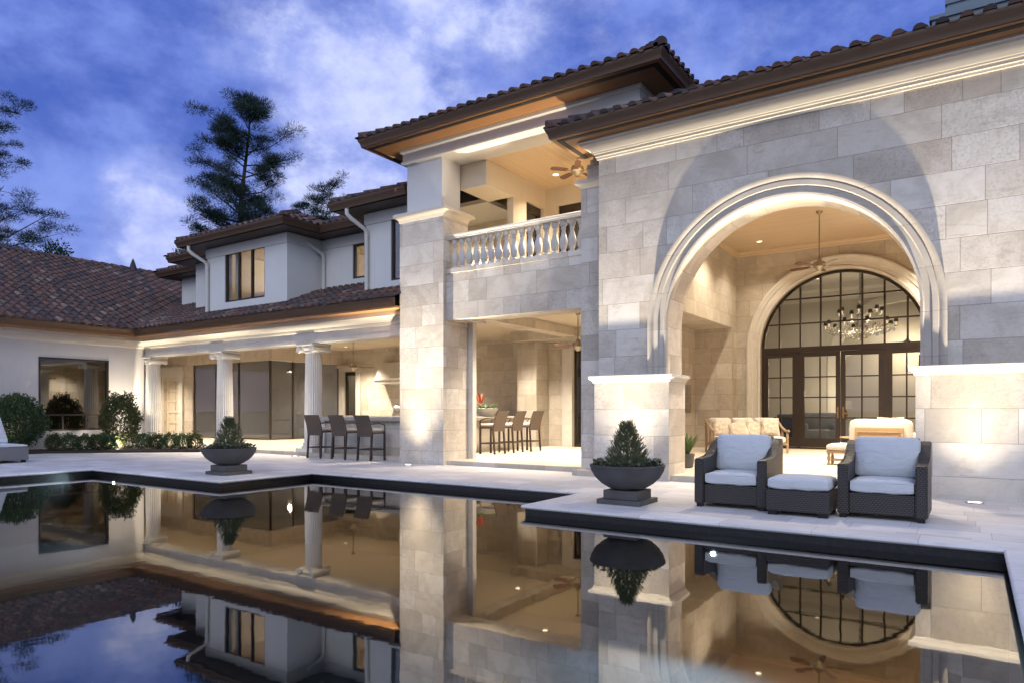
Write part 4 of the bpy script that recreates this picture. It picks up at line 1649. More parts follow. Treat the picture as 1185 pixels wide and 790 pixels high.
zc = ZC
downlight(-5.0, 20.02, zc, 'recessed light in the archway ceiling, close to the back wall on the left', 26, 110)
downlight(-4.96, 17.97, zc, 'recessed light in the archway ceiling, left of the fan rod', 60, 120)
downlight(-3.0, 14.4, zc, 'recessed light in the archway ceiling, behind the left half of the arch', 260, 120)
downlight(-.9, 20.02, zc, 'recessed light in the archway ceiling, over the right end of the french doors', 110, 100)
downlight(-.9, 17.97, zc, 'recessed light in the archway ceiling, right of the fan rod', 250, 105)
downlight(-.9, 14.6, zc, 'recessed light in the archway ceiling, behind the right half of the arch', 260, 105)
downlight(-8.31, 14.27, 6.868, 'recessed light in the balcony ceiling beside the fan', 26)
downlight(-6.56, 13.1, 6.868, 'added unseen fill light in the balcony ceiling above the pilaster end', 230)  # extra lamp kept out of sight behind the pilaster to fill the balcony
downlight(-11.4, 14.3, 6.298, 'added fill light in the low ceiling beside the balcony', 60)  # lamp added to brighten the passage walls, which were left black
downlight(-8.2, 13.6, 3.618, 'recessed light in the lower porch ceiling right behind the lintel', 125)
downlight(-8.2, 16.2, 3.618, 'recessed light in the lower porch ceiling near the sliding door', 125)
downlight(-10.6, 14.0, 3.618, 'recessed light above the near end of the porch bar', 110)
downlight(-10.8, 16.4, 3.618, 'recessed light above the far end of the porch bar', 120)
for i, (x, y) in enumerate(((-13.2, 13.6), (-16.9, 13.6), (-20.8, 13.6), (-24.5, 14.0), (-28.6, 14.6), (-13.2, 18.6), (-16.9, 18.6), (-20.3, 18.6))):
    downlight(x, y, 3.698, ['recessed porch light over the bar stools', 'recessed porch light between the near and middle column', 'recessed porch light between the middle and far column', 'recessed porch light in front of the left end of the glass wall', 'recessed porch light in front of the panelled door', 'recessed porch light at the back, nearest the balcony pillar', 'recessed porch light at the back, above the range hood', 'recessed porch light at the back, in front of the kitchen door'][i], 150)


def pool_light(x, y, z, label, e):
    t = thing('pool_light', label, 'pool light', (x, y, z), 0, 'underwater pool lights')
    mb = MB()
    mb.tube([(0, 0, 0), (0, -.02, 0)], .055, 20)
    mb.build('bezel', M_STEEL, t, True)
    mb = MB()
    mb.tube([(0, -.021, 0), (0, -.026, 0)],   .026, 20)
    mb.build('lens', M_LAMPC, t, True)
    lamp('pool_lamp', 'SPOT', (0, -.06, 0), e, (.8, .9, 1), (0, -3, -.4), .05, 140, .6, t)


pool_light(-2.32, 7.37, -.34, 'small bright underwater light in the pool wall below the wicker ottoman', 420)
pool_light(-14.31, 6.99, -.24, 'small bright underwater light in the far left pool wall', 110)


# ceiling fans
def ceiling_fan(x, y, zc_, zh, label, rz, n=5, bl=.66):
    t = thing('ceiling_fan', label, 'ceiling fan', (x, y, zc_), rz, 'ceiling fans')
    h_ = zh - zc_
    mb = MB()
    mb.lathe([(.075, -.002), (.07, -.03), (.03, -.07)], seg=18)
    mb.tube([(0, 0, -.05), (0, 0, h_ + .16)], .014, 8)
    mb.build('rod', M_FANM, t, True)
    mb = MB()
    mb.lathe([(.02, .17), (.05, .15), (.06, .11), (.13, .09), (.145, .04), (.14, -.02), (.09, -.05), (.07, -.09), (.04, -.12), (0, -.125)], cz=h_, seg=24)
    mb.build('motor', M_FANM, t, True)
    for k in range(n):
        mb = MB()
        Mx = Matrix.Rotation(2 * math.pi * k / n, 4, 'Z') @ Matrix.Translation((0, 0, h_)) @ Matrix.Rotation(R(12), 4, 'X')
        pts = [(.22, -.045), (.30, -.06), (bl, -.075), (bl + .06, -.05), (bl + .07, 0), (bl + .06, .05), (bl, .075), (.30, .06), (.22, .045)]
        a = [mb.bm.verts.new(Mx @ Vector((p[0], p[1], .006))) for p in pts]
        b = [mb.bm.verts.new(Mx @ Vector((p[0], p[1], -.004))) for p in pts]
        mb.bm.faces.new(a)
        mb.bm.faces.new(b[::-1])
        for i in range(len(pts)):
            j = (i + 1) % len(pts)
            mb.bm.faces.new((a[i], a[j], b[j], b[i]))
        mb.build('blade', M_FAN, t)
        mb = MB()
        Mb = Matrix.Rotation(2 * math.pi * k / n, 4, 'Z') @ Matrix.Translation((0, 0, h_))
        mb.box(.12, .27, -.018, .018, -.012, -.006, M=Mb)
        mb.build('blade_iron', M_FANM, t)
    return t


ceiling_fan(-3.05, 17.8, zc, 4.67, 'ceiling fan on a long rod inside the big archway', .35)
ceiling_fan(-7.25, 13.4, 6.868, 6.50, 'ceiling fan close under the balcony ceiling', .2, 5, .55)
ceiling_fan(-8.1, 15.0, 3.618, 2.80, 'ceiling fan in the lower porch before the sliding door', .5)
ceiling_fan(-18.6, 17.4, 3.698, 2.78, 'ceiling fan in the left porch behind the near fluted column', .9)

# chandelier behind the french doors
ch = thing('chandelier', 'large branched crystal chandelier seen through the arched french doors', 'chandelier', (-2.95, 24.2, 5.9))
mb = MB()
mb.tube([(0, 0, 0), (0, 0, -2.45)], .03, 8)
mb.lathe([(.03, -1.2), (.09, -1.3), (.05, -1.45), (.10, -1.7), (.14, -1.95), (.08, -2.2), (.12, -2.35), (0, -2.5)], seg=14)
mb.build('stem', M_STEEL, ch, True)
for tier, (rad, zz, nn) in enumerate(((1.0, -2.15, 10), (.62, -1.75, 7))):
    for k in range(nn):
        a = 2 * math.pi * k / nn + tier * .3
        ca, sa = math.cos(a), math.sin(a)
        mb = MB()
        mb.tube([(ca * .08, sa * .08, zz), (ca * rad * .4, sa * rad * .4, zz - .14), (ca * rad * .8, sa * rad * .8, zz - .10), (ca * rad, sa * rad, zz + .06)], .016, 6)
        mb.lathe([(.0, .05), (.06, .06), (.065, .08), (.02, .09)], ca * rad, sa * rad, zz, 10)
        ar = mb.build('arm', M_STEEL, ch, True)
        mb = MB()
        mb.lathe([(.075, .20), (.05, .31)], ca * rad, sa * rad, zz, 12)
        mb.build('lamp_shade', M_BLACK if tier == 0 else M_BLACK, ar, True)
        mb = MB()
        mb.lathe([(.012, .09), (.018, .16), (0, .19)], ca * rad, sa * rad, zz, 8)
        mb.build('bulb', M_AMBER, ar, True)
rng = random.Random(3)
mb = MB()
for k in range(420):
    a = rng.uniform(0, 6.28)
    r = rng.uniform(.10, 1.0)
    z = -2.25 - rng.uniform(0, .2) + .25 * r
    s = rng.uniform(.02, .045)
    x, y = math.cos(a) * r, math.sin(a) * r
    vs_ = [mb.bm.verts.new(p) for p in ((x, y, z + s * 1.6), (x + s, y, z), (x, y + s, z), (x - s, y, z), (x, y - s, z), (x, y, z - s * 1.6))]
    for q in ((0, 1, 2), (0, 2, 3), (0, 3, 4), (0, 4, 1), (5, 2, 1), (5, 3, 2), (5, 4, 3), (5, 1, 4)):
        mb.bm.faces.new([vs_[i] for i in q])
cr = mb.build('crystal_drops', M_CRYST, ch)
cr['kind'] = 'stuff'
lamp('chandelier_lamp', 'POINT', (0, 0, -2.0), 90, (1, .80, .55), None, .35, parent=ch)

# indoor lamps: fittings inside the rooms one sees through the glass


def table_lamp(x, y, z, label, e, col=(1, .75, .45), r=.2, shade=M_AMBER):
    t = thing('table_lamp', label, 'lamp', (x, y, z))
    mb = MB()
    mb.lathe([(.09, 0), (.09, .02), (.03, .05), (.06, .15), (.07, .25), (.03, .36), (.015, .42)], seg=14)
    mb.build('base', M_BRASS, t, True)
    mb = MB()
    mb.lathe([(r, .38), (r * .75, .68)], seg=20)
    mb.build('lamp_shade', shade, t, True)
    lamp('table_lamp_bulb', 'POINT', (0, 0, .85), e * 4, col, None, .1, parent=t)
    return t


def pendant(x, y, z, label, e, drop=.8, col=(1, .78, .5)):
    t = thing('pendant_light', label, 'pendant light', (x, y, z), 0, 'pendant lights inside the rooms')
    mb = MB()
    mb.tube([(0, 0, 0), (0, 0, -drop)], .008, 6)
    mb.build('cord', M_BLACK, t)
    mb = MB()
    mb.lathe([(.03, 0), (.16, -.16), (.15, -.17), (.02, -.02)], cz=-drop, seg=16)
    mb.build('lamp_shade', M_STEEL, t, True)
    mb = MB()
    mb.lathe([(0, -.06), (.045, -.10), (.05, -.14), (0, -.18)], cz=-drop, seg=12)
    mb.build('bulb', M_LAMPW, t, True)
    lamp('pendant_bulb', 'POINT', (0, 0, -drop - .3), e * 4, col, None, .1, parent=t)


# ------------------------------------------------------------------ FURNITURE
def cushion(mb, x0, x1, y0, y1, z0, z1, puff=.03, r=.05, M=None):
    """soft box: rounded and puffed"""
    n = 8
    bm = mb.bm
    tmp = bmesh.new()
    bmesh.ops.create_cube(tmp, size=1)
    bmesh.ops.subdivide_edges(tmp, edges=tmp.edges[:], cuts=n, use_grid_fill=True)
    cx, cy, cz = (x0 + x1) / 2, (y0 + y1) / 2, (z0 + z1) / 2
    hx, hy, hz_ = (x1 - x0) / 2, (y1 - y0) / 2, (z1 - z0) / 2
    mp = {}
    hv = (hx, hy, hz_)
    thin = hv.index(min(hv))
    for v in tmp.verts:
        p = Vector((v.co.x * 2 * hx, v.co.y * 2 * hy, v.co.z * 2 * hz_))
        q = Vector([max(-a + r, min(a - r, c)) if a > r else 0 for a, c in zip(hv, p)])
        d = p - q
        if d.length > 1e-6:
            p = q + d.normalized() * min(r, min(hv))
        f = 1
        for ax in range(3):
            if ax != thin:
                t_ = p[ax] / hv[ax]
                f *= max(0, 1 - t_ * t_)
        p[thin] += (1 if p[thin] > 0 else -1) * puff * f * (1 if abs(p[thin]) > hv[thin] * .3 else 0)
        w = .006 * math.sin(p.x * 23 + p.z * 17) * math.sin(p.y * 19 + p.z * 29)
        p[thin] += w
        p = p + Vector((cx, cy, cz))
        if M is not None:
            p = M @ p
        mp[v] = bm.verts.new(p)
    for f in tmp.faces:
        bm.faces.new([mp[v] for v in f.verts])
    tmp.free()


def wicker_armchair(x, y, label):
    """origin at the floor, front-centre; faces -y"""
    t = thing('wicker_armchair', label, 'armchair', (x, y, 0), 0, 'grey wicker lounge seats by the pool')
    w, d = .88, .86
    hw = w / 2
    mb = MB()
    mb.box(-hw + .115, hw - .115, .03, d - .1, .055, .285, .012)
    mb.build('seat_base', M_WICK, t)
    for s in (-1, 1):
        mb = MB()
        x0, x1 = sorted((s * hw, s * (hw - .115)))
        prof = [(0, .045), (0, .595), (.04, .61), (.34, .61), (.46, .635), (.58, .70), (.70, .80), (d - .04, .85), (d, .84), (d, .045)]
        mb.prism(prof, 'x', x0, x1)
        bmesh.ops.bevel(mb.bm, geom=[e for e in mb.bm.edges], offset=.012, segments=2, affect='EDGES')
        a = mb.build('armrest', M_WICK, t)
    mb = MB()
    mb.prism([(d - .19, .29), (d - .10, .86), (d - .06, .88), (d - .001, .87), (d - .002, .055), (d - .12, .055)], 'x', -hw + .116, hw - .116)
    mb.build('backrest', M_WICK, t)
    for sx in (-1, 1):
        for yy in (.05, d - .07):
            mb = MB()
            mb.box(sx * (hw - .06) - .035, sx * (hw - .06) + .035, yy - .035, yy + .035, .0, .05)
            mb.build('foot', M_BLACK, t)
    mb = MB()
    cushion(mb, -hw + .118, hw - .118, .01, d - .20, .287, .43, .018, .045)
    sc_ = mb.build('seat_cushion', M_CUSH, t, True)
    mb = MB()
    for zz in (.312, .408):
        a0, a1, c0, c1 = -hw + .130, hw - .130, .018, d - .21
        mb.tube([(a0, c1, zz), (a0 - .002, c0 + .03, zz), (a0 + .03, c0 - .002, zz), (a1 - .03, c0 - .002, zz), (a1 + .002, c0 + .03, zz), (a1, c1, zz)], .0055, 6)
    mb.build('piping', M_CUSH, sc_, True)
    mb = MB()
    Mx = Matrix.Translation((0, d - .27, .43)) @ Matrix.Rotation(R(-11), 4, 'X')
    cushion(mb, -hw + .10, hw - .10, -.08, .08, -.01, .47, .055, .06, Mx)
    mb.build('back_cushion', M_CUSH, t, True)
    return t


wicker_armchair(-2.47, 8.46, 'dark wicker armchair with pale cushions, left of the wicker ottoman')
wicker_armchair(-.83, 8.50, 'dark wicker armchair with pale cushions, right of the wicker ottoman')
t = thing('wicker_ottoman', 'square dark wicker ottoman with pale cushion between the two wicker armchairs', 'ottoman', (-1.655, 8.27, 0), 0, 'grey wicker lounge seats by the pool')
mb = MB()
mb.box(-.34, .34, 0, .66, .05, .29, .012)
mb.build('base', M_WICK, t)
for sx in (-1, 1):
    for yy in (.06, .60):
        mb = MB()
        mb.box(sx * .27 - .05, sx * .27 + .05, yy - .04, yy + .04, 0, .049)
        mb.build('foot', M_BLACK, t)
mb = MB()
cushion(mb, -.335, .335, .005, .655, .291, .43, .02, .05)
mb.build('cushion', M_CUSH, t, True)


# --- bar stools ---
def bar_stool(loc, rz, label, group, proto=None):
    """origin floor centre; sitter faces +y, back at -y"""
    if proto is None:
        t = thing('bar_stool', label, 'bar stool', loc, rz, group)
        sw, sd, sh = .50, .46, .70
        hw = sw / 2
        mb = MB()
        mb.box(-hw, hw, -sd / 2, sd / 2, sh - .05, sh, .01)
        mb.build('seat', M_WICKL, t)
        mb = MB()
        cushion(mb, -hw + .03, hw - .03, -sd / 2 + .06, sd / 2, sh, sh + .07, .01, .03)
        mb.build('seat_cushion', M_CUSHW, t, True)
        mb = MB()
        n = 8
        fr = [(-sd / 2 - .0 - .14 * (i / n) ** 1.8, sh - .12 + (1.10 - sh + .12) * i / n) for i in range(n + 1)]
        bk = [(p[0] + .035, p[1]) for p in fr]
        mb.prism(fr + bk[::-1], 'x', -hw, hw)
        mb.build('backrest', M_WICKL, t, True)
        for sx in (-1, 1):
            for yy in (-sd / 2 + .03, sd / 2 - .03):
                mb = MB()
                k = .02 if yy < 0 else .0
                mb.prism([(sx * (hw - .02) - .02, yy - .02), (sx * (hw - .02) + .02, yy - .02), (sx * (hw - .02) + .02, yy + .02), (sx * (hw - .02) - .02, yy + .02)], 'z', 0, sh - .051)
                if yy < 0:
                    for v in mb.bm.verts:
                        if v.co.z < .1:
                            v.co.y -= .05
                mb.build('leg', M_BLACKW, t)
            mb = MB()
            pts = [(sx * (hw - .015), -sd / 2 - .02, sh + .19), (sx * (hw - .0), 0, sh + .21), (sx * (hw - .0), sd / 2 - .06, sh + .17), (sx * (hw - .01), sd / 2 - .02, sh + .09), (sx * (hw - .02), sd / 2 - .03, sh - .02)]
            mb.tube(pts, .016, 8)
            mb.build('armrest', M_BLACKW, t, True)
        mb = MB()
        mb.box(-hw + .02, hw - .02, sd / 2 - .045, sd / 2 - .015, .26, .29)
        mb.box(-hw + .02, hw - .02, -sd / 2 + .0, -sd / 2 + .03, .26, .29)
        for sx in (-1, 1):
            mb.box(sx * (hw - .02) - .014, sx * (hw - .02) + .014, -sd / 2 + .03, sd / 2 - .045, .262, .288)
        mb.build('footrest', M_BLACKW, t)
        return t
    t = copy_tree(proto)
    t.location = loc
    t.rotation_euler = (0, 0, rz)
    t['label'] = label
    t['group'] = group
    return t


M_BLACKW = simple('dark_brown_frame', (.035, .024, .018), .45)
g1 = 'brown wicker bar stools facing the pool bar'
bs0 = bar_stool((-13.93, 11.93, 0), R(4), 'brown wicker bar stool beside the fluted column, at the pool side of the bar', g1)
bar_stool((-13.02, 11.93, 0), R(2), 'brown wicker bar stool, middle of the three at the pool side of the bar', g1, bs0)
bar_stool((-12.10, 11.92, 0), R(-2), 'brown wicker bar stool nearest the balcony pillar, at the pool side of the bar', g1, bs0)
g2 = 'brown wicker bar stools along the porch bar'
bar_stool((-10.25, 14.35, .10), R(90), 'brown wicker bar stool under the porch, partly hidden behind the balcony pillar', g2, bs0)
bar_stool((-10.22, 15.15, .10), R(92), 'brown wicker bar stool under the porch, middle of that row', g2, bs0)
bar_stool((-10.18, 15.98, .10), R(88), 'brown wicker bar stool under the porch, farthest from the balcony pillar', g2, bs0)

# the L-shaped bar
t = thing('bar_counter', 'L shaped stone bar counter between the fluted column and the lower porch', 'bar counter', (-12.7, 12.6, 0))
bo = Vector((-12.7, 12.6, 0))


def bp_(mb, name, mat, **k):
    return mb.build(name, mat, t, off=bo, **k)


mb = MB()
mb.box(-14.42, -11.05, 12.42, 12.85, .0, .94)
mb.box(-11.45, -10.95, 12.86, 16.7, .10, .94)
bp_(mb, 'counter_base', M_STONEW)
mb = MB()
mb.box(-14.52, -10.995, 12.28, 12.98, .942, 1.05, .02)
mb.box(-11.55, -10.72, 12.985, 16.8, .943, 1.05, .02)
bp_(mb, 'countertop', M_TERRA)
mb = MB()
mb.box(-14.50, -14.30, 12.36, 12.92, .0, .94)
bp_(mb, 'end_panel', M_CARVED)
mb = MB()
mb.box(-11.25, -11.06, 12.34, 12.92, .0, .94)
bp_(mb, 'end_panel', M_CARVED)
# back counter with grill
t = thing('kitchen_counter', 'stone outdoor kitchen counter against the back wall under the range hood', 'counter', (-18.0, 19.6, .1))
mb = MB()
mb.box(-2.9, 5.5, -.35, .38, 0, .86)
mb.build('counter_base', M_STONEW, t)
mb = MB()
mb.box(-2.95, 5.5, -.40, .38, .862, .92, .01)
mb.build('countertop', M_TERRA, t)
gr = thing('barbecue_grill', 'stainless steel grill with rounded lid set on the kitchen counter', 'grill', (-17.9, 19.5, 1.02))
mb = MB()
mb.box(-.5, .5, -.30, .28, 0, .10)
mb.build('firebox', M_STEEL, gr)
mb = MB()
mb.prism([(-.28, .10), (-.27, .25), (-.18, .38), (0, .43), (.2, .40), (.26, .25), (.26, .10)], 'x', -.48, .48)
ld = mb.build('lid', M_STEEL, gr, True)
mb = MB()
mb.tube([(-.35, -.27, .22), (-.35, -.33, .22), (.35, -.33, .22), (.35, -.27, .22)], .012, 8)
mb.build('handle', M_STEEL, ld, True)
# planter on the bar with coral bromeliad
pb = thing('stone_bowl', 'low pale stone bowl of bromeliads standing on the porch bar', 'bowl', (-10.95, 15.05, 1.051))
mb = MB()
mb.lathe([(.16, 0), (.20, .02), (.30, .14), (.33, .22), (.30, .225), (.26, .17), (0, .17)], seg=24)
mb.build('bowl', M_CARVED, pb, True)


def leafblade(mb, p, d, L, w, curl=.5, n=4):
    """narrow curved leaf from p along d"""
    d = Vector(d).normalized()
    side = d.cross(Vector((0, 0, 1)))
    side = side.normalized() if side.length > 1e-4 else Vector((1, 0, 0))
    pts = []
    q = Vector(p)
    dd_ = d.copy()
    for i in range(n + 1):
        ww = w * math.sin(math.pi * (.12 + .88 * i / n)) if i < n else .001
        pts.append((q + side * ww, q - side * ww))
        q = q + dd_ * (L / n)
        dd_ = (dd_ + Vector((0, 0, -curl / n))).normalized()
    vv = [(mb.bm.verts.new(a), mb.bm.verts.new(b)) for a, b in pts]
    for a, b in zip(vv, vv[1:]):
        mb.bm.faces.new((a[0], a[1], b[1], b[0]))


rng = random.Random(11)
mb = MB()
for k in range(60):
    a = rng.uniform(0, 6.28)
    r = rng.uniform(0, .22)
    leafblade(mb, (math.cos(a) * r, math.sin(a) * r, .17), (math.cos(a), math.sin(a), rng.uniform(.5, 1.6)), rng.uniform(.15, .32), .02, .9)
mb.build('foliage', M_BROAD, pb, fix=False)
mb = MB()
for k in range(16):
    a = rng.uniform(0, 6.28)
    leafblade(mb, (math.cos(a) * .04 - .08, math.sin(a) * .04 - .15, .35), (math.cos(a) * .5, math.sin(a) * .5, 1.2), rng.uniform(.22, .36), .02, .25)
mb.build('flower', M_RED, pb, fix=False)


# --- bowl planters ---
def bowl_planter(x, y, label, seed, r=.49, rz=0):
    t = thing('bowl_planter', label, 'planter', (x, y, 0), rz, 'concrete bowl planters by the pool')
    mb = MB()
    mb.box(-.30, .30, -.30, .30, 0, .062, .006)
    mb.box(-.235, .235, -.235, .235, .0625, .178, .006)
    mb.build('plinth', M_CONC, t)
    mb = MB()
    k = r / .49
    mb.lathe([(.0, .179), (.17 * k, .18), (.25 * k, .205), (.34 * k, .26), (.42 * k, .335), (.47 * k, .42), (.485 * k, .475), (.49 * k, .482), (.49 * k, .502), (.465 * k, .502), (.45 * k, .46), (.36 * k, .44), (0, .44)], seg=48)
    mb.build('bowl', M_CONC, t, True)
    rng = random.Random(seed)
    # dwarf conifer: upright sprays of short needles
    mb = MB()
    H_ = .60 * k
    for k_ in range(1050):
        f = rng.random() ** 1.15
        z = .44 + H_ * f
        rad = .36 * k * (1 - f) ** .8 * rng.random() ** .45 + .008
        a = rng.uniform(0, 6.28)
        c, s = math.cos(a), math.sin(a)
        base = Vector((c * rad * .8, s * rad * .8, z - .03))
        dirv = Vector((c * .75, s * .75, .9 + rng.uniform(-.3, .5))).normalized()
        L = rng.uniform(.07, .15) * (1 - .25 * f)
        for q in range(9):
            fq = q / 9
            b2 = base + dirv * L * fq
            d2 = (dirv + Vector((rng.uniform(-.8, .8), rng.uniform(-.8, .8), rng.uniform(-.2, .8))) * .8).normalized()
            l2 = rng.uniform(.025, .045)
            sd_ = d2.orthogonal().normalized() * .0035
            mb.bm.faces.new([mb.bm.verts.new(v) for v in (b2 + sd_, b2 - sd_, b2 + d2 * l2)])
    mb.tube([(0, 0, .43), (0, 0, .95)], [.02, .004], 6)
    mb.build('conifer', M_CONIF, t, fix=False)
    mb = MB()
    for k_ in range(230):
        a = rng.uniform(0, 6.28)
        rr = (.20 + .25 * rng.random()) * r / .49
        p = Vector((math.cos(a) * rr, math.sin(a) * rr, .47))
        hh = rng.uniform(.03, .17)
        for q in range(9):
            b_ = rng.uniform(0, 6.28)
            leafblade(mb, p + Vector((0, 0, hh * .5)), (math.cos(b_), math.sin(b_), rng.uniform(.2, 1.5)), rng.uniform(.03, .065), .010, .5, 2)
    mb.build('groundcover', M_SUCC, t, fix=False)
    return t


bowl_planter(-3.75, 8.30, 'dark concrete bowl planter with a small conifer beside the left wicker armchair', 21)
bowl_planter(-11.77, 7.85, 'dark concrete bowl planter with a small conifer on the far deck before the middle column', 22, .50)


# --- sofa and seats in the loggia ---
def pillow(mb, c, w, h_, t_, rot):
    Mx = Matrix.Translation(c) @ rot
    n = 8
    g_ = {}
    for s in (-1, 1):
        for i in range(n + 1):
            for j in range(n + 1):
                u, v = i / n * 2 - 1, j / n * 2 - 1
                edge = i in (0, n) or j in (0, n)
                if edge and s == 1:
                    g_[(s, i, j)] = g_[(-1, i, j)]
                    continue
                th = t_ * (max(0, (1 - u ** 4) * (1 - v ** 4))) ** .6
                pin = 1 - .10 * (1 - abs(u)) * abs(v) ** 3 - 0
                pin2 = 1 - .10 * (1 - abs(v)) * abs(u) ** 3
                g_[(s, i, j)] = mb.bm.verts.new(Mx @ Vector((u * w / 2 * pin2, s * th / 2, v * h_ / 2 * pin)))
        for i in range(n):
            for j in range(n):
                q = [g_[(s, i, j)], g_[(s, i + 1, j)], g_[(s, i + 1, j + 1)], g_[(s, i, j + 1)]]
                mb.bm.faces.new(q if s == 1 else q[::-1])


# sofa: back along the left wall, faces +x
t = thing('loggia_sofa', 'teak framed sofa with cream cushions inside the archway on the left', 'sofa', (-4.95, 18.45, .10), R(-146))
# local: width along x (1.9), faces +... local -y is front after rotation => world -x ; so use +y as front
Ws, Ds = 1.9, .85
mb = MB()
for sx in (-1, 1):
    x0 = sx * Ws / 2
    mb.tube([(x0, -.36, .0), (x0, -.36, .80)], .03, 8)
    mb.tube([(x0, .36, .0), (x0, .36, .52)], .03, 8)
    mb.tube([(x0, -.42, .84), (x0, -.25, .80), (x0, .0, .66), (x0, .25, .58), (x0, .46, .585)], .032, 8)
    for k in range(4):
        yy = -.22 + k * .16
        mb.tube([(x0, yy, .22), (x0, yy + (.06 if k % 2 else -.06), .60)], .014, 6)
    mb.tube([(x0, -.36, .22), (x0, .36, .22)], .022, 6)
mb.tube([(-Ws / 2, .36, .24), (Ws / 2, .36, .24)], .03, 8)
mb.tube([(-Ws / 2, -.36, .24), (Ws / 2, -.36, .24)], .03, 8)
mb.tube([(-Ws / 2, -.42, .84), (Ws / 2, -.42, .84)], .034, 8)
mb.build('frame', M_TEAK, t, True)
mb = MB()
for k in range(3):
    cushion(mb, -Ws / 2 + .05 + k * .60, -Ws / 2 + .64 + k * .60, -.33, .42, .27, .43, .02, .05)
mb.build('seat_cushion', M_CUSHW, t, True)
mb = MB()
for k in range(3):
    cushion(mb, -Ws / 2 + .06 + k * .60, -Ws / 2 + .63 + k * .60, -.42, -.22, .42, .92, .05, .07)
mb.build('back_cushion', M_CUSHW, t, True)
PIL = [(-5.52, 18.20, .75, 34, 'cream scatter pillow beside the near curved arm of the archway sofa'), (-5.12, 18.32, .70, 22, 'small leaning scatter pillow second from the near arm of the archway sofa'),
       (-4.80, 18.62, .72, 40, 'scatter pillow third from the near arm of the archway sofa'), (-4.42, 18.78, .78, 30, 'upright scatter pillow at the far end of the archway sofa')]
for (x, y, z, rz, lb) in PIL:
    mb = MB()
    pillow(mb, (0, 0, 0), .50, .50, .17, Matrix.Rotation(R(rz), 4, 'Z') @ Matrix.Rotation(R(-18), 4, 'X') @ Matrix.Rotation(R((rz - 30) * 2.2), 4, 'Y'))
    o = mb.build('scatter_pillow', M_CUSHP, None, True)
    o.location = (x, y, z)
    tag(o, lb, 'pillow', 'scatter pillows on the archway sofa')
# armchair seen from behind, right
t = thing('tan_armchair', 'tan upholstered armchair seen from behind in front of the right french door', 'armchair', (-1.55, 16.6, .10), R(-6))
mb = MB()
cushion(mb, -.60, .60, -.52, -.24, .18, .93, .04, .13)
mb.build('backrest', M_CUSHW, t, True)
mb = MB()
mb.box(-.46, .46, -.575, -.54, .26, .76, .015)
mb.build('back_panel', M_UPHOL, t)
mb = MB()
mb.tube([(-.40, -.58, .66), (.40, -.58, .66)], .014, 6)
mb.tube([(-.40, -.58, .66), (-.36, -.58, .56), (-.16, -.58, .47), (.16, -.58, .47), (.36, -.58, .56), (.40, -.58, .66)], .014, 6)
mb.build('back_trim', M_TEAK, t, True)
mb = MB()
for sx in (-1, 1):
    cushion(mb, sx * .50 - .11, sx * .50 + .11, -.34, .42, .2, .64, .02, .09)
mb.build('armrest', M_CUSHW, t, True)
mb = MB()
mb.box(-.43, .43, -.32, .42, .2, .46, .05)
mb.build('seat', M_CUSHW, t, True)
for sx in (-1, 1):
    for yy in (-.44, .38):
        mb = MB()
        mb.lathe([(.022, 0), (.035, .05), (.03, .2)], sx * .48, yy, 0, 10)
        mb.build('leg', M_TEAK, t, True)
mb = MB()
pillow(mb, (0, 0, 0), .5, .44, .16, Matrix.Rotation(R(-15), 4, 'X'))
o = mb.build('scatter_pillow', M_CUSHP, None, True)
o.location = (-1.42, 16.32, .86)
tag(o, 'pale pillow poking above the back of the tan armchair', 'pillow')
# small upholstered bench with turned legs
t = thing('footstool', 'cream footstool on turned wooden legs inside the archway', 'footstool', (-2.12, 15.45, .10))
mb = MB()
cushion(mb, -.36, .36, -.27, .27, .30, .42, .03, .05)
mb.build('seat_cushion', M_CUSHW, t, True)
mb = MB()
mb.box(-.35, .35, -.26, .26, .24, .30, .01)
mb.tube([(-.31, -.22, .10), (.31, -.22, .10)], .014, 6)
mb.tube([(-.31, .22, .10), (.31, .22, .10)], .014, 6)
mb.build('frame', M_TEAK, t, True)
for sx in (-1, 1):
    for sy in (-1, 1):
        mb = MB()
        mb.lathe([(.018, 0), (.034, .02), (.03, .05), (.018, .07), (.032, .11), (.034, .16), (.02, .19), (.032, .24)], sx * .31, sy * .22, 0, 12)
        mb.build('leg', M_TEAK, t, True)
# low table with flowers behind the right armchair
t = thing('side_table', 'low round side table between the footstool and the tan armchair', 'side table', (-2.15, 16.8, .10))
mb = MB()
mb.lathe([(.30, .50), (.31, .515), (.30, .53), (0, .53)], seg=28)
mb.build('tabletop', M_TEAK, t, True)
mb = MB()
mb.lathe([(.2, 0), (.18, .03), (.04, .06), (.035, .46), (.12, .499)], seg=16)
mb.build('pedestal', M_TEAK, t, True)
t = thing('flower_bowl', 'small bowl of white flowers on the low side table', 'flowers', (-2.15, 16.8, .632))
mb = MB()
mb.lathe([(.05, 0), (.10, .05), (.11, .08), (.09, .075), (0, .05)], seg=18)
mb.build('bowl', M_CONC, t, True)
rng = random.Random(5)
mb = MB()
for k in range(30):
    a = rng.uniform(0, 6.28)
    r = rng.uniform(0, .10)
    leafblade(mb, (math.cos(a) * r, math.sin(a) * r, .06), (math.cos(a), math.sin(a), 1), rng.uniform(.06, .14), .018, .8, 3)
mb.build('foliage', M_BROAD, t, fix=False)
mb = MB()
for k in range(14):
    a = rng.uniform(0, 6.28)
    r = rng.uniform(.02, .11)
    c0 = Vector((math.cos(a) * r, math.sin(a) * r, .13 + rng.uniform(0, .05)))
    for q in range(6):
        b_ = q * 1.05
        leafblade(mb, c0, (math.cos(b_), math.sin(b_), .6), .035, .012, .3, 2)
mb.build('flower', M_WHITE, t, fix=False)
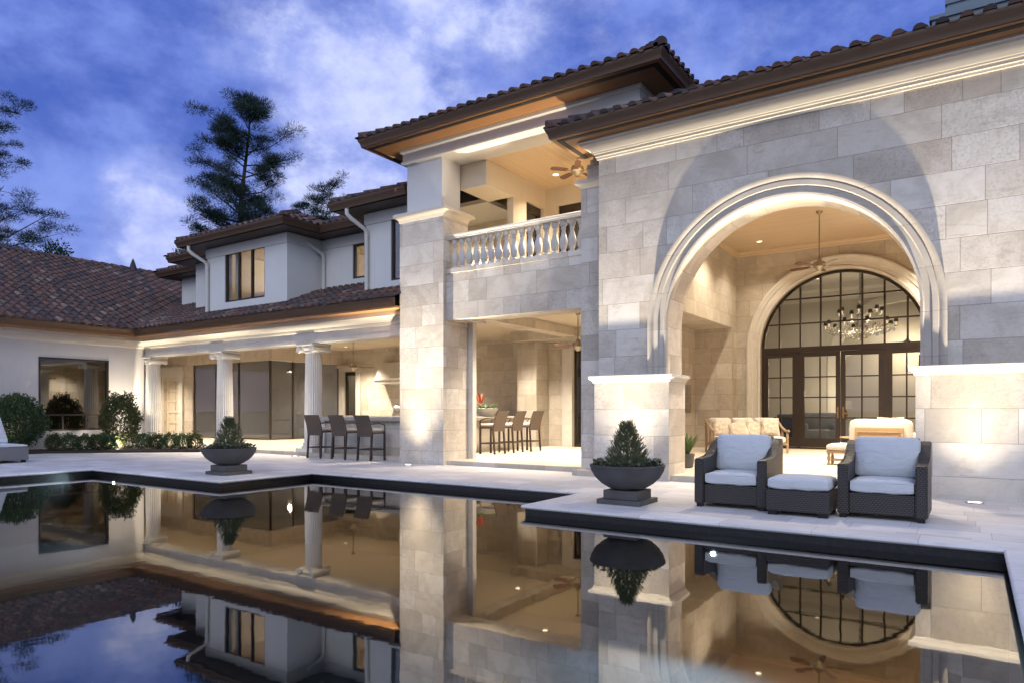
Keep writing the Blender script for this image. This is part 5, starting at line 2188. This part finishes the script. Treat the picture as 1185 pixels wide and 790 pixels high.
# plant in the corner by the left pier
t = thing('potted_plant', 'small leafy potted plant on the step behind the left arch pier', 'potted plant', (-4.62, 12.95, .10))
mb = MB()
mb.lathe([(.10, 0), (.14, .02), (.17, .26), (.16, .27), (.14, .24), (0, .24)], seg=20)
mb.build('pot', M_CONC, t, True)
mb = MB()
for k in range(26):
    a = rng.uniform(0, 6.28)
    leafblade(mb, (math.cos(a) * .04, math.sin(a) * .04, .22), (math.cos(a) * .5, math.sin(a) * .5, 1.2), rng.uniform(.3, .55), .045, .7, 4)
mb.build('foliage', M_BROAD, t, fix=False)

# --- furniture inside the room behind the french doors
t = thing('navy_chair', 'navy upholstered chair seen through the left french door pane', 'chair', (-5.0, 23.5, .10), R(20))
mb = MB()
mb.box(-.35, .35, -.35, .35, .15, .45, .05)
mb.build('seat', M_NAVY, t, True)
mb = MB()
mb.box(-.35, .35, -.42, -.28, .30, 1.0, .05)
mb.build('backrest', M_NAVY, t, True)
for sx in (-1, 1):
    for sy in (-1, 1):
        mb = MB()
        mb.box(sx * .3 - .025, sx * .3 + .025, sy * .3 - .025, sy * .3 + .025, 0, .15)
        mb.build('leg', M_TEAK, t)
t = thing('patterned_armchair', 'blue grey patterned armchair seen through the middle french door', 'armchair', (-4.35, 25.6, .10), R(10))
mb = MB()
mb.box(-.5, .5, -.45, .45, .12, .46, .06)
mb.build('seat', M_PATT, t, True)
mb = MB()
mb.box(-.5, .5, .30, .48, .4, 1.05, .06)
mb.build('backrest', M_PATT, t, True)
mb = MB()
for sx in (-1, 1):
    mb.box(sx * .48 - .09, sx * .48 + .09, -.42, .32, .2, .66, .05)
mb.build('armrest', M_PATT, t, True)
t = thing('console_table', 'pale console table with lamp seen through the middle french door', 'console table', (-3.75, 26.6, .10))
mb = MB()
mb.box(-.55, .55, -.22, .22, .72, .78, .008)
mb.build('tabletop', M_TRIM, t)
for sx in (-1, 1):
    for sy in (-1, 1):
        mb = MB()
        mb.lathe([(.02, 0), (.03, .1), (.02, .4), (.035, .71)], sx * .48, sy * .16, 0, 10)
        mb.build('leg', M_TRIM, t, True)
table_lamp(-3.7, 26.6, .882, 'white shaded table lamp behind the middle french door', 25, (1, .82, .58), .24, M_SHADE)
t = thing('tall_cabinet', 'tall dark wood cabinet seen through the right french door', 'cabinet', (-.2, 27.3, .10))
mb = MB()
mb.box(-1.3, 1.3, -.3, .35, 0, 3.0)
mb.build('carcass', M_DOORW, t)
for k in range(4):
    for j in range(3):
        mb = MB()
        mb.box(-1.22 + k * .62, -.66 + k * .62, -.335, -.302, .12 + j * .96, 1.0 + j * .96, .01)
        pn = mb.build('door', M_FRAME, t)
        mb = MB()
        mb.tube([(-.72 + k * .62, -.34, .5 + j * .96), (-.72 + k * .62, -.36, .5 + j * .96), (-.72 + k * .62, -.36, .65 + j * .96), (-.72 + k * .62, -.34, .65 + j * .96)], .01, 6)
        mb.build('handle', M_STEEL, pn, True)
lamp_spots = [(-4.6, 23.2), (-1.4, 23.2), (-4.6, 26.4), (-.6, 25.8)]
for i, (x, y) in enumerate(lamp_spots):
    DLK = 3.0
    downlight(x, y, 5.898, ['recessed light in the indoor ceiling behind the left end of the fanlight', 'recessed light in the indoor ceiling behind the right end of the fanlight', 'recessed light in the indoor ceiling near the inner arch on the left', 'recessed light in the indoor ceiling above the tall cabinet'][i], 36, 130, (1, .86, .68), 'recessed lights indoors')
pendant(-2.0, 29.4, 5.9, 'pendant lamp hanging beyond the inner arch', 45, 2.0)
# upstairs room, left wing room, glass room
table_lamp(-18.3, 15.6, 4.55, 'glowing amber table lamp in the three pane upstairs window', 30, (1, .74, .42), .24)
t = thing('upstairs_dresser', 'dark dresser carrying the amber lamp upstairs', 'dresser', (-18.3, 15.7, 3.95))
mb = MB()
mb.box(-.6, .6, -.3, .3, 0, .598, .01)
mb.build('carcass', M_DOORW, t)
t = thing('upstairs_screen', 'violet glowing television in the three pane upstairs window', 'television', (-19.2, 14.6, 4.9), R(-40))
mb = MB()
mb.box(-.45, .45, -.02, .02, -.3, .3, .005)
mb.build('screen_case', M_BLACK, t)
mb = MB()
mb.box(-.43, .43, -.024, -.021, -.28, .28)
mb.build('screen', M_VIOLET, t)
mb = MB()
mb.box(-.03, .03, .02, .05, -.95, -.0)
mb.build('stand', M_BLACK, t)
table_lamp(-14.2, 15.6, 4.7, 'table lamp in the small upstairs window', 16, (1, .74, .5), .2)
t = thing('upstairs_table', 'small table carrying the lamp in the small upstairs window', 'table', (-14.2, 15.6, 4.0))
mb = MB()
mb.box(-.35, .35, -.3, .3, .64, .699, .01)
mb.build('tabletop', M_DOORW, t)
mb = MB()
mb.lathe([(.2, 0), (.03, .05), (.03, .64)], seg=12)
mb.build('pedestal', M_DOORW, t)
pendant(-26.0, 7.5, 3.3, 'pendant lamp in the left wing room, toward the near end', 2, .5)
pendant(-26.0, 10.2, 3.3, 'pendant lamp in the left wing room, behind the big window', 2, .5)
pendant(-24.9, 19.6, 3.7, 'pendant lamp in the grey glass corner room', 130, .6)
pendant(-20.8, 21.6, 3.7, 'pendant lamp indoors behind the kitchen door', 40, .6)
pendant(-8.2, 20.2, 3.7, 'pendant lamp indoors behind the porch sliding door', 30, .6)
mb = MB()
mb.box(-13, -6, 18.91, 21.7, 3.7, 3.8)
hp(mb, 'interior_ceiling', M_GREIGE)
# dining set in the glass room
t = thing('dining_table', 'pale dining table inside the grey glass corner room', 'dining table', (-23.2, 18.6, .10))
mb = MB()
mb.box(-.5, .5, -.8, .8, .71, .75, .01)
mb.build('tabletop', M_TRIM, t)
mb = MB()
mb.lathe([(.3, 0), (.28, .04), (.06, .1), (.06, .6), (.2, .709)], seg=16)
mb.build('pedestal', M_TRIM, t, True)
dc = None
for i, (x, y, rz) in enumerate(((-22.65, 18.2, 90), (-22.65, 19.0, 90))):
    lb = ['white dining chair in the glass corner room, nearer the glass corner', 'white dining chair in the glass corner room, nearer the back wall'][i]
    if dc is None:
        dc = thing('dining_chair', lb, 'dining chair', (x, y, .10), R(rz), 'white dining chairs in the glass room')
        mb = MB()
        mb.box(-.22, .22, -.22, .22, .42, .48, .015)
        mb.build('seat', M_STUCCO, dc)
        mb = MB()
        mb.box(-.22, .22, -.24, -.19, .48, 1.0, .015)
        mb.build('backrest', M_STUCCO, dc)
        for sx in (-1, 1):
            for sy in (-1, 1):
                mb = MB()
                mb.box(sx * .19 - .02, sx * .19 + .02, sy * .19 - .02, sy * .19 + .02, 0, .42)
                mb.build('leg', M_STEEL, dc)
    else:
        c = copy_tree(dc)
        c.location = (x, y, .10)
        c['label'] = lb

# --- lounger at the left frame edge
t = thing('sun_lounger', 'grey sun lounger with raised white cushion at the left edge of the deck', 'sun lounger', (-19.3, 6.65, 0), R(0))
mb = MB()
mb.box(-1.0, .95, -.38, .38, .06, .36, .02)
mb.build('base', simple('grey_resin_base', (.16, .16, .165), .6), t)
mb = MB()
cushion(mb, -.2, .95, -.37, .37, .362, .42, .015, .03)
mb.build('seat_cushion', M_CUSH, t, True)
mb = MB()
Mx = Matrix.Translation((-.2, 0, .39)) @ Matrix.Rotation(R(52), 4, 'Y')
cushion(mb, -.85, 0, -.37, .37, -.03, .09, .02, .04, Mx)
mb.build('back_cushion', M_CUSH, t, True)
mb = MB()
for xx in (-.85, .85):
    for yy in (-.3, .3):
        mb.box(xx - .04, xx + .04, yy - .04, yy + .04, 0, .06)
mb.build('feet', M_BLACK, t)


# ------------------------------------------------------------------ PLANTS
def leaf_cloud(mb, rng, c, rx, ry, rz_, n, ls, up_=.3, hollow=.45, lump=.18):
    """many small leaves through an uneven crown"""
    ph = [rng.uniform(0, 6.28) for _ in range(6)]
    for _ in range(n):
        while True:
            d = Vector((rng.gauss(0, 1), rng.gauss(0, 1), rng.gauss(0, 1)))
            if d.length > .1:
                d.normalize()
                break
        k = hollow + (1 - hollow) * rng.random() ** .5
        l_ = 1 + lump * (math.sin(d.x * 5 + ph[0]) * math.sin(d.y * 5 + ph[1]) + .7 * math.sin(d.z * 7 + ph[2]) * math.sin(d.x * 8 + ph[3]))
        p = Vector((c[0] + d.x * rx * k * l_, c[1] + d.y * ry * k * l_, c[2] + d.z * rz_ * k * l_))
        if p.z < .04:
            continue
        dd_ = (d + Vector((rng.uniform(-.8, .8), rng.uniform(-.8, .8), rng.uniform(-.4, .8) + up_))).normalized()
        L = ls * rng.uniform(.7, 1.4)
        side = dd_.cross(Vector((rng.uniform(-1, 1), rng.uniform(-1, 1), rng.uniform(-1, 1))))
        if side.length < 1e-3:
            continue
        side = side.normalized() * L * .28
        a, b, cc, e = p, p + dd_ * L * .5 + side, p + dd_ * L, p + dd_ * L * .5 - side
        mb.bm.faces.new([mb.bm.verts.new(v) for v in (a, b, cc, e)])


def shrub(x, y, rx, ry, rz_, n, ls, mat, label, cat='shrub', group=None, cz=None, stems=5, seed=1, flowers=0):
    t = thing('shrub', label, cat, (x, y, .06), 0, group)
    rng = random.Random(seed)
    cz = rz_ * .95 if cz is None else cz
    mb = MB()
    for k in range(stems):
        a = rng.uniform(0, 6.28)
        mb.tube([(math.cos(a) * .03, math.sin(a) * .03, -.03), (math.cos(a) * rx * .3, math.sin(a) * ry * .3, cz * .6), (math.cos(a) * rx * .6, math.sin(a) * ry * .6, cz * 1.2)], [.018, .012, .005], 5)
    mb.build('stem', M_BARK, t)
    mb = MB()
    leaf_cloud(mb, rng, (0, 0, cz), rx, ry, rz_, n, ls)
    for k in range(int(n / 120)):        # stray shoots break the outline
        a = rng.uniform(0, 6.28)
        el = rng.uniform(-.1, 1.3)
        d = Vector((math.cos(a) * math.cos(el), math.sin(a) * math.cos(el), math.sin(el)))
        p = Vector((d.x * rx, d.y * ry, cz + d.z * rz_))
        leaf_cloud(mb, rng, p, .07, .07, .10, 16, ls, .8)
    mb.build('foliage', mat, t, fix=False)
    if flowers:
        mb = MB()
        for k in range(flowers):
            a = rng.uniform(0, 6.28)
            c0 = Vector((math.cos(a) * rx * 1.05, math.sin(a) * ry * 1.05, rng.uniform(.03, .12)))
            for q in range(5):
                b_ = q * 1.26
                leafblade(mb, c0, (math.cos(b_), math.sin(b_), .6), .04, .014, .3, 2)
        mb.build('flower', M_WHITE, t, fix=False)
    return t


shrub(-22.25, 8.2, .66, .70, .74, 8000, .065, M_BUSH, 'large rounded dark green shrub beside the big window, behind the lounger', seed=2, cz=.80)
shrub(-21.2, 10.55, .50, .52, .80, 6500, .062, M_HOLLY, 'tall olive green shrub in front of the right edge of the big window', seed=3, cz=.82)
hedge = [(-21.75, 8.95, 'low round shrub touching the large dark shrub'), (-21.5, 9.25, 'low round shrub under the left half of the big window'), (-21.25, 9.55, 'low round shrub under the middle of the big window'),
         (-21.05, 9.8, 'low round shrub under the right half of the big window'), (-20.95, 10.05, 'low round shrub just left of the tall olive shrub'), (-20.5, 10.85, 'low shrub just right of the tall olive shrub'),
         (-20.15, 11.05, 'low shrub second right of the tall olive shrub'), (-19.8, 11.25, 'low shrub in the middle of the run before the far column'), (-19.45, 11.45, 'low shrub next to the deck end of the run'), (-19.15, 11.65, 'last low shrub at the end of the planting bed')]
for i, (x, y, lb) in enumerate(hedge):
    shrub(x, y, .20 + .03 * (i % 3), .22, .22 + .02 * (i % 2), 1700, .042, M_BUSH if i % 3 else M_HOLLY, lb, group='low shrubs in the planting bed', seed=30 + i, cz=.22, stems=3, flowers=7)


# --- pines
def needle_clump(mb, rng, c, r, n, ln, wd):
    for _ in range(n):
        d = Vector((rng.gauss(0, 1), rng.gauss(0, 1), rng.gauss(.25, .8)))
        if d.length < .1:
            continue
        d.normalize()
        p = Vector(c) + Vector((d.x * r, d.y * r, d.z * r * .65)) * rng.random() ** .6
        dd_ = (d + Vector((rng.uniform(-.7, .7), rng.uniform(-.7, .7), rng.uniform(-.2, .9)))).normalized()
        s = dd_.orthogonal().normalized() * wd
        s = Matrix.Rotation(rng.uniform(0, 6.28), 3, dd_) @ s
        mb.bm.faces.new([mb.bm.verts.new(v) for v in (p - s, p + s, p + dd_ * ln)])


def pine(x, y, h, label, seed, limbs, crown0=.35, spread=5.0, r0=.35, clump=.62, dens=26, prof=None, cat='pine tree', az=None):
    t = thing('pine_tree', label, cat, (x, y, -.1), 0, 'pines behind the house')
    rng = random.Random(seed)
    tk = MB()
    cr = MB()
    pts = [Vector((math.sin(k * 1.1 + seed) * .12 * k / 4, math.cos(k * .9 + seed) * .12 * k / 4, h * k / 10)) for k in range(11)]
    tk.tube(pts, [r0 * (1 - .93 * (k / 10) ** 1.1) for k in range(11)], 10)

    def at(f):
        f = min(max(f * 10, 0), 9.999)
        i = int(f)
        return pts[i].lerp(pts[i + 1], f - i)
    for k in range(limbs):
        f = crown0 + (1 - crown0) * ((k + rng.random()) / limbs)
        f = min(f, .985)
        rel = (f - crown0) / (1 - crown0)
        sp = spread * (prof(rel) if prof else (1 - rel) ** .7) * rng.uniform(.55, 1.1)
        a = rng.uniform(0, 6.28) if az is None else az + rng.gauss(0, .7)
        p0 = at(f)
        d = Vector((math.cos(a), math.sin(a), rng.uniform(-.05, .45)))
        p1 = p0 + d * sp * .5 + Vector((0, 0, rng.uniform(-.2, .2)))
        p2 = p0 + d * sp + Vector((0, 0, sp * rng.uniform(.0, .22)))
        rr = max(.02, r0 * .26 * (1 - rel * .7))
        tk.tube([p0, p1, p2], [rr, rr * .6, rr * .18], 5)
        nc = max(2, int(sp * 1.9))
        for q in range(nc):
            ff = .35 + .65 * (q + rng.random()) / nc
            c0 = p0.lerp(p1, ff * 2) if ff < .5 else p1.lerp(p2, ff * 2 - 1)
            off = Vector((rng.uniform(-1, 1), rng.uniform(-1, 1), rng.uniform(-.3, .6))) * sp * .20
            c1 = c0 + off
            tk.tube([c0, c1], [.022, .010], 3, False)
            needle_clump(cr, rng, c1, clump * rng.uniform(.6, 1.15), int(dens * 1.7 * rng.uniform(.7, 1.3)), .27, .016)
    needle_clump(cr, rng, pts[-1], clump * .8, dens * 2, .34, .022)
    tk.build('trunk', M_BARK, t, True)
    cr.build('crown', M_PINE, t, fix=False)
    return t


pine(-44.6, 31.0, 24.3, 'tall open crowned pine rising behind the upper storey', 4, 54, .44, 4.7, .42, .74, 150, lambda r: (.95 - .35 * r) if r < .8 else .67 * (1 - (r - .8) / .24))
pine(-41.3, 36.0, 18.6, 'shorter pine with rounded top just right of the tall pine', 9, 34, .62, 2.6, .25, .55, 90, lambda r: 1 - .5 * r)
pine(-46.2, 38.0, 18.4, 'small pine half hidden between the tall pine and the roof', 12, 30, .62, 2.6, .25, .55, 90, lambda r: 1 - .5 * r)
pine(-39.3, 37.0, 17.4, 'small pine partly behind the upper roof eave', 14, 22, .68, 2.2, .22, .5, 80, lambda r: 1 - .5 * r)
pine(-62.6, 19.6, 24.2, 'pine at the left edge with long bare lower limbs', 17, 34, .42, 6.6, .45, .78, 150, lambda r: 1.05 - .45 * r)


def broadleaf(x, y, h, r, label, seed, n=2600):
    t = thing('leafy_tree', label, 'tree', (x, y, -.1), 0)
    rng = random.Random(seed)
    mb = MB()
    mb.tube([(0, 0, 0), (.1, .05, h * .45), (0, .1, h * .75)], [.2, .15, .06], 8)
    cr = MB()
    for k in range(12):
        a = rng.uniform(0, 6.28)
        f = rng.uniform(.5, .8)
        e = Vector((math.cos(a) * r * rng.uniform(.3, .85), math.sin(a) * r * rng.uniform(.3, .85), h * rng.uniform(.72, 1.0)))
        mb.tube([(0, .05, h * f * .9), tuple(e * .6 + Vector((0, 0, h * .3))), tuple(e)], [.05, .03, .01], 5)
        leaf_cloud(cr, rng, e, r * .42, r * .42, r * .30, n // 12, .22, .4, .2, .3)
    mb.build('trunk', M_BARK, t, True)
    cr.build('crown', M_BUSH, t, fix=False)


broadleaf(-69.7, 30.0, 16.3, 2.6, 'feathery green treetop just showing above the left tiled roof', 41)
broadleaf(-50.5, 30.5, 13.6, 1.8, 'small leafy treetop peeking behind the stepped eaves', 43, 1500)
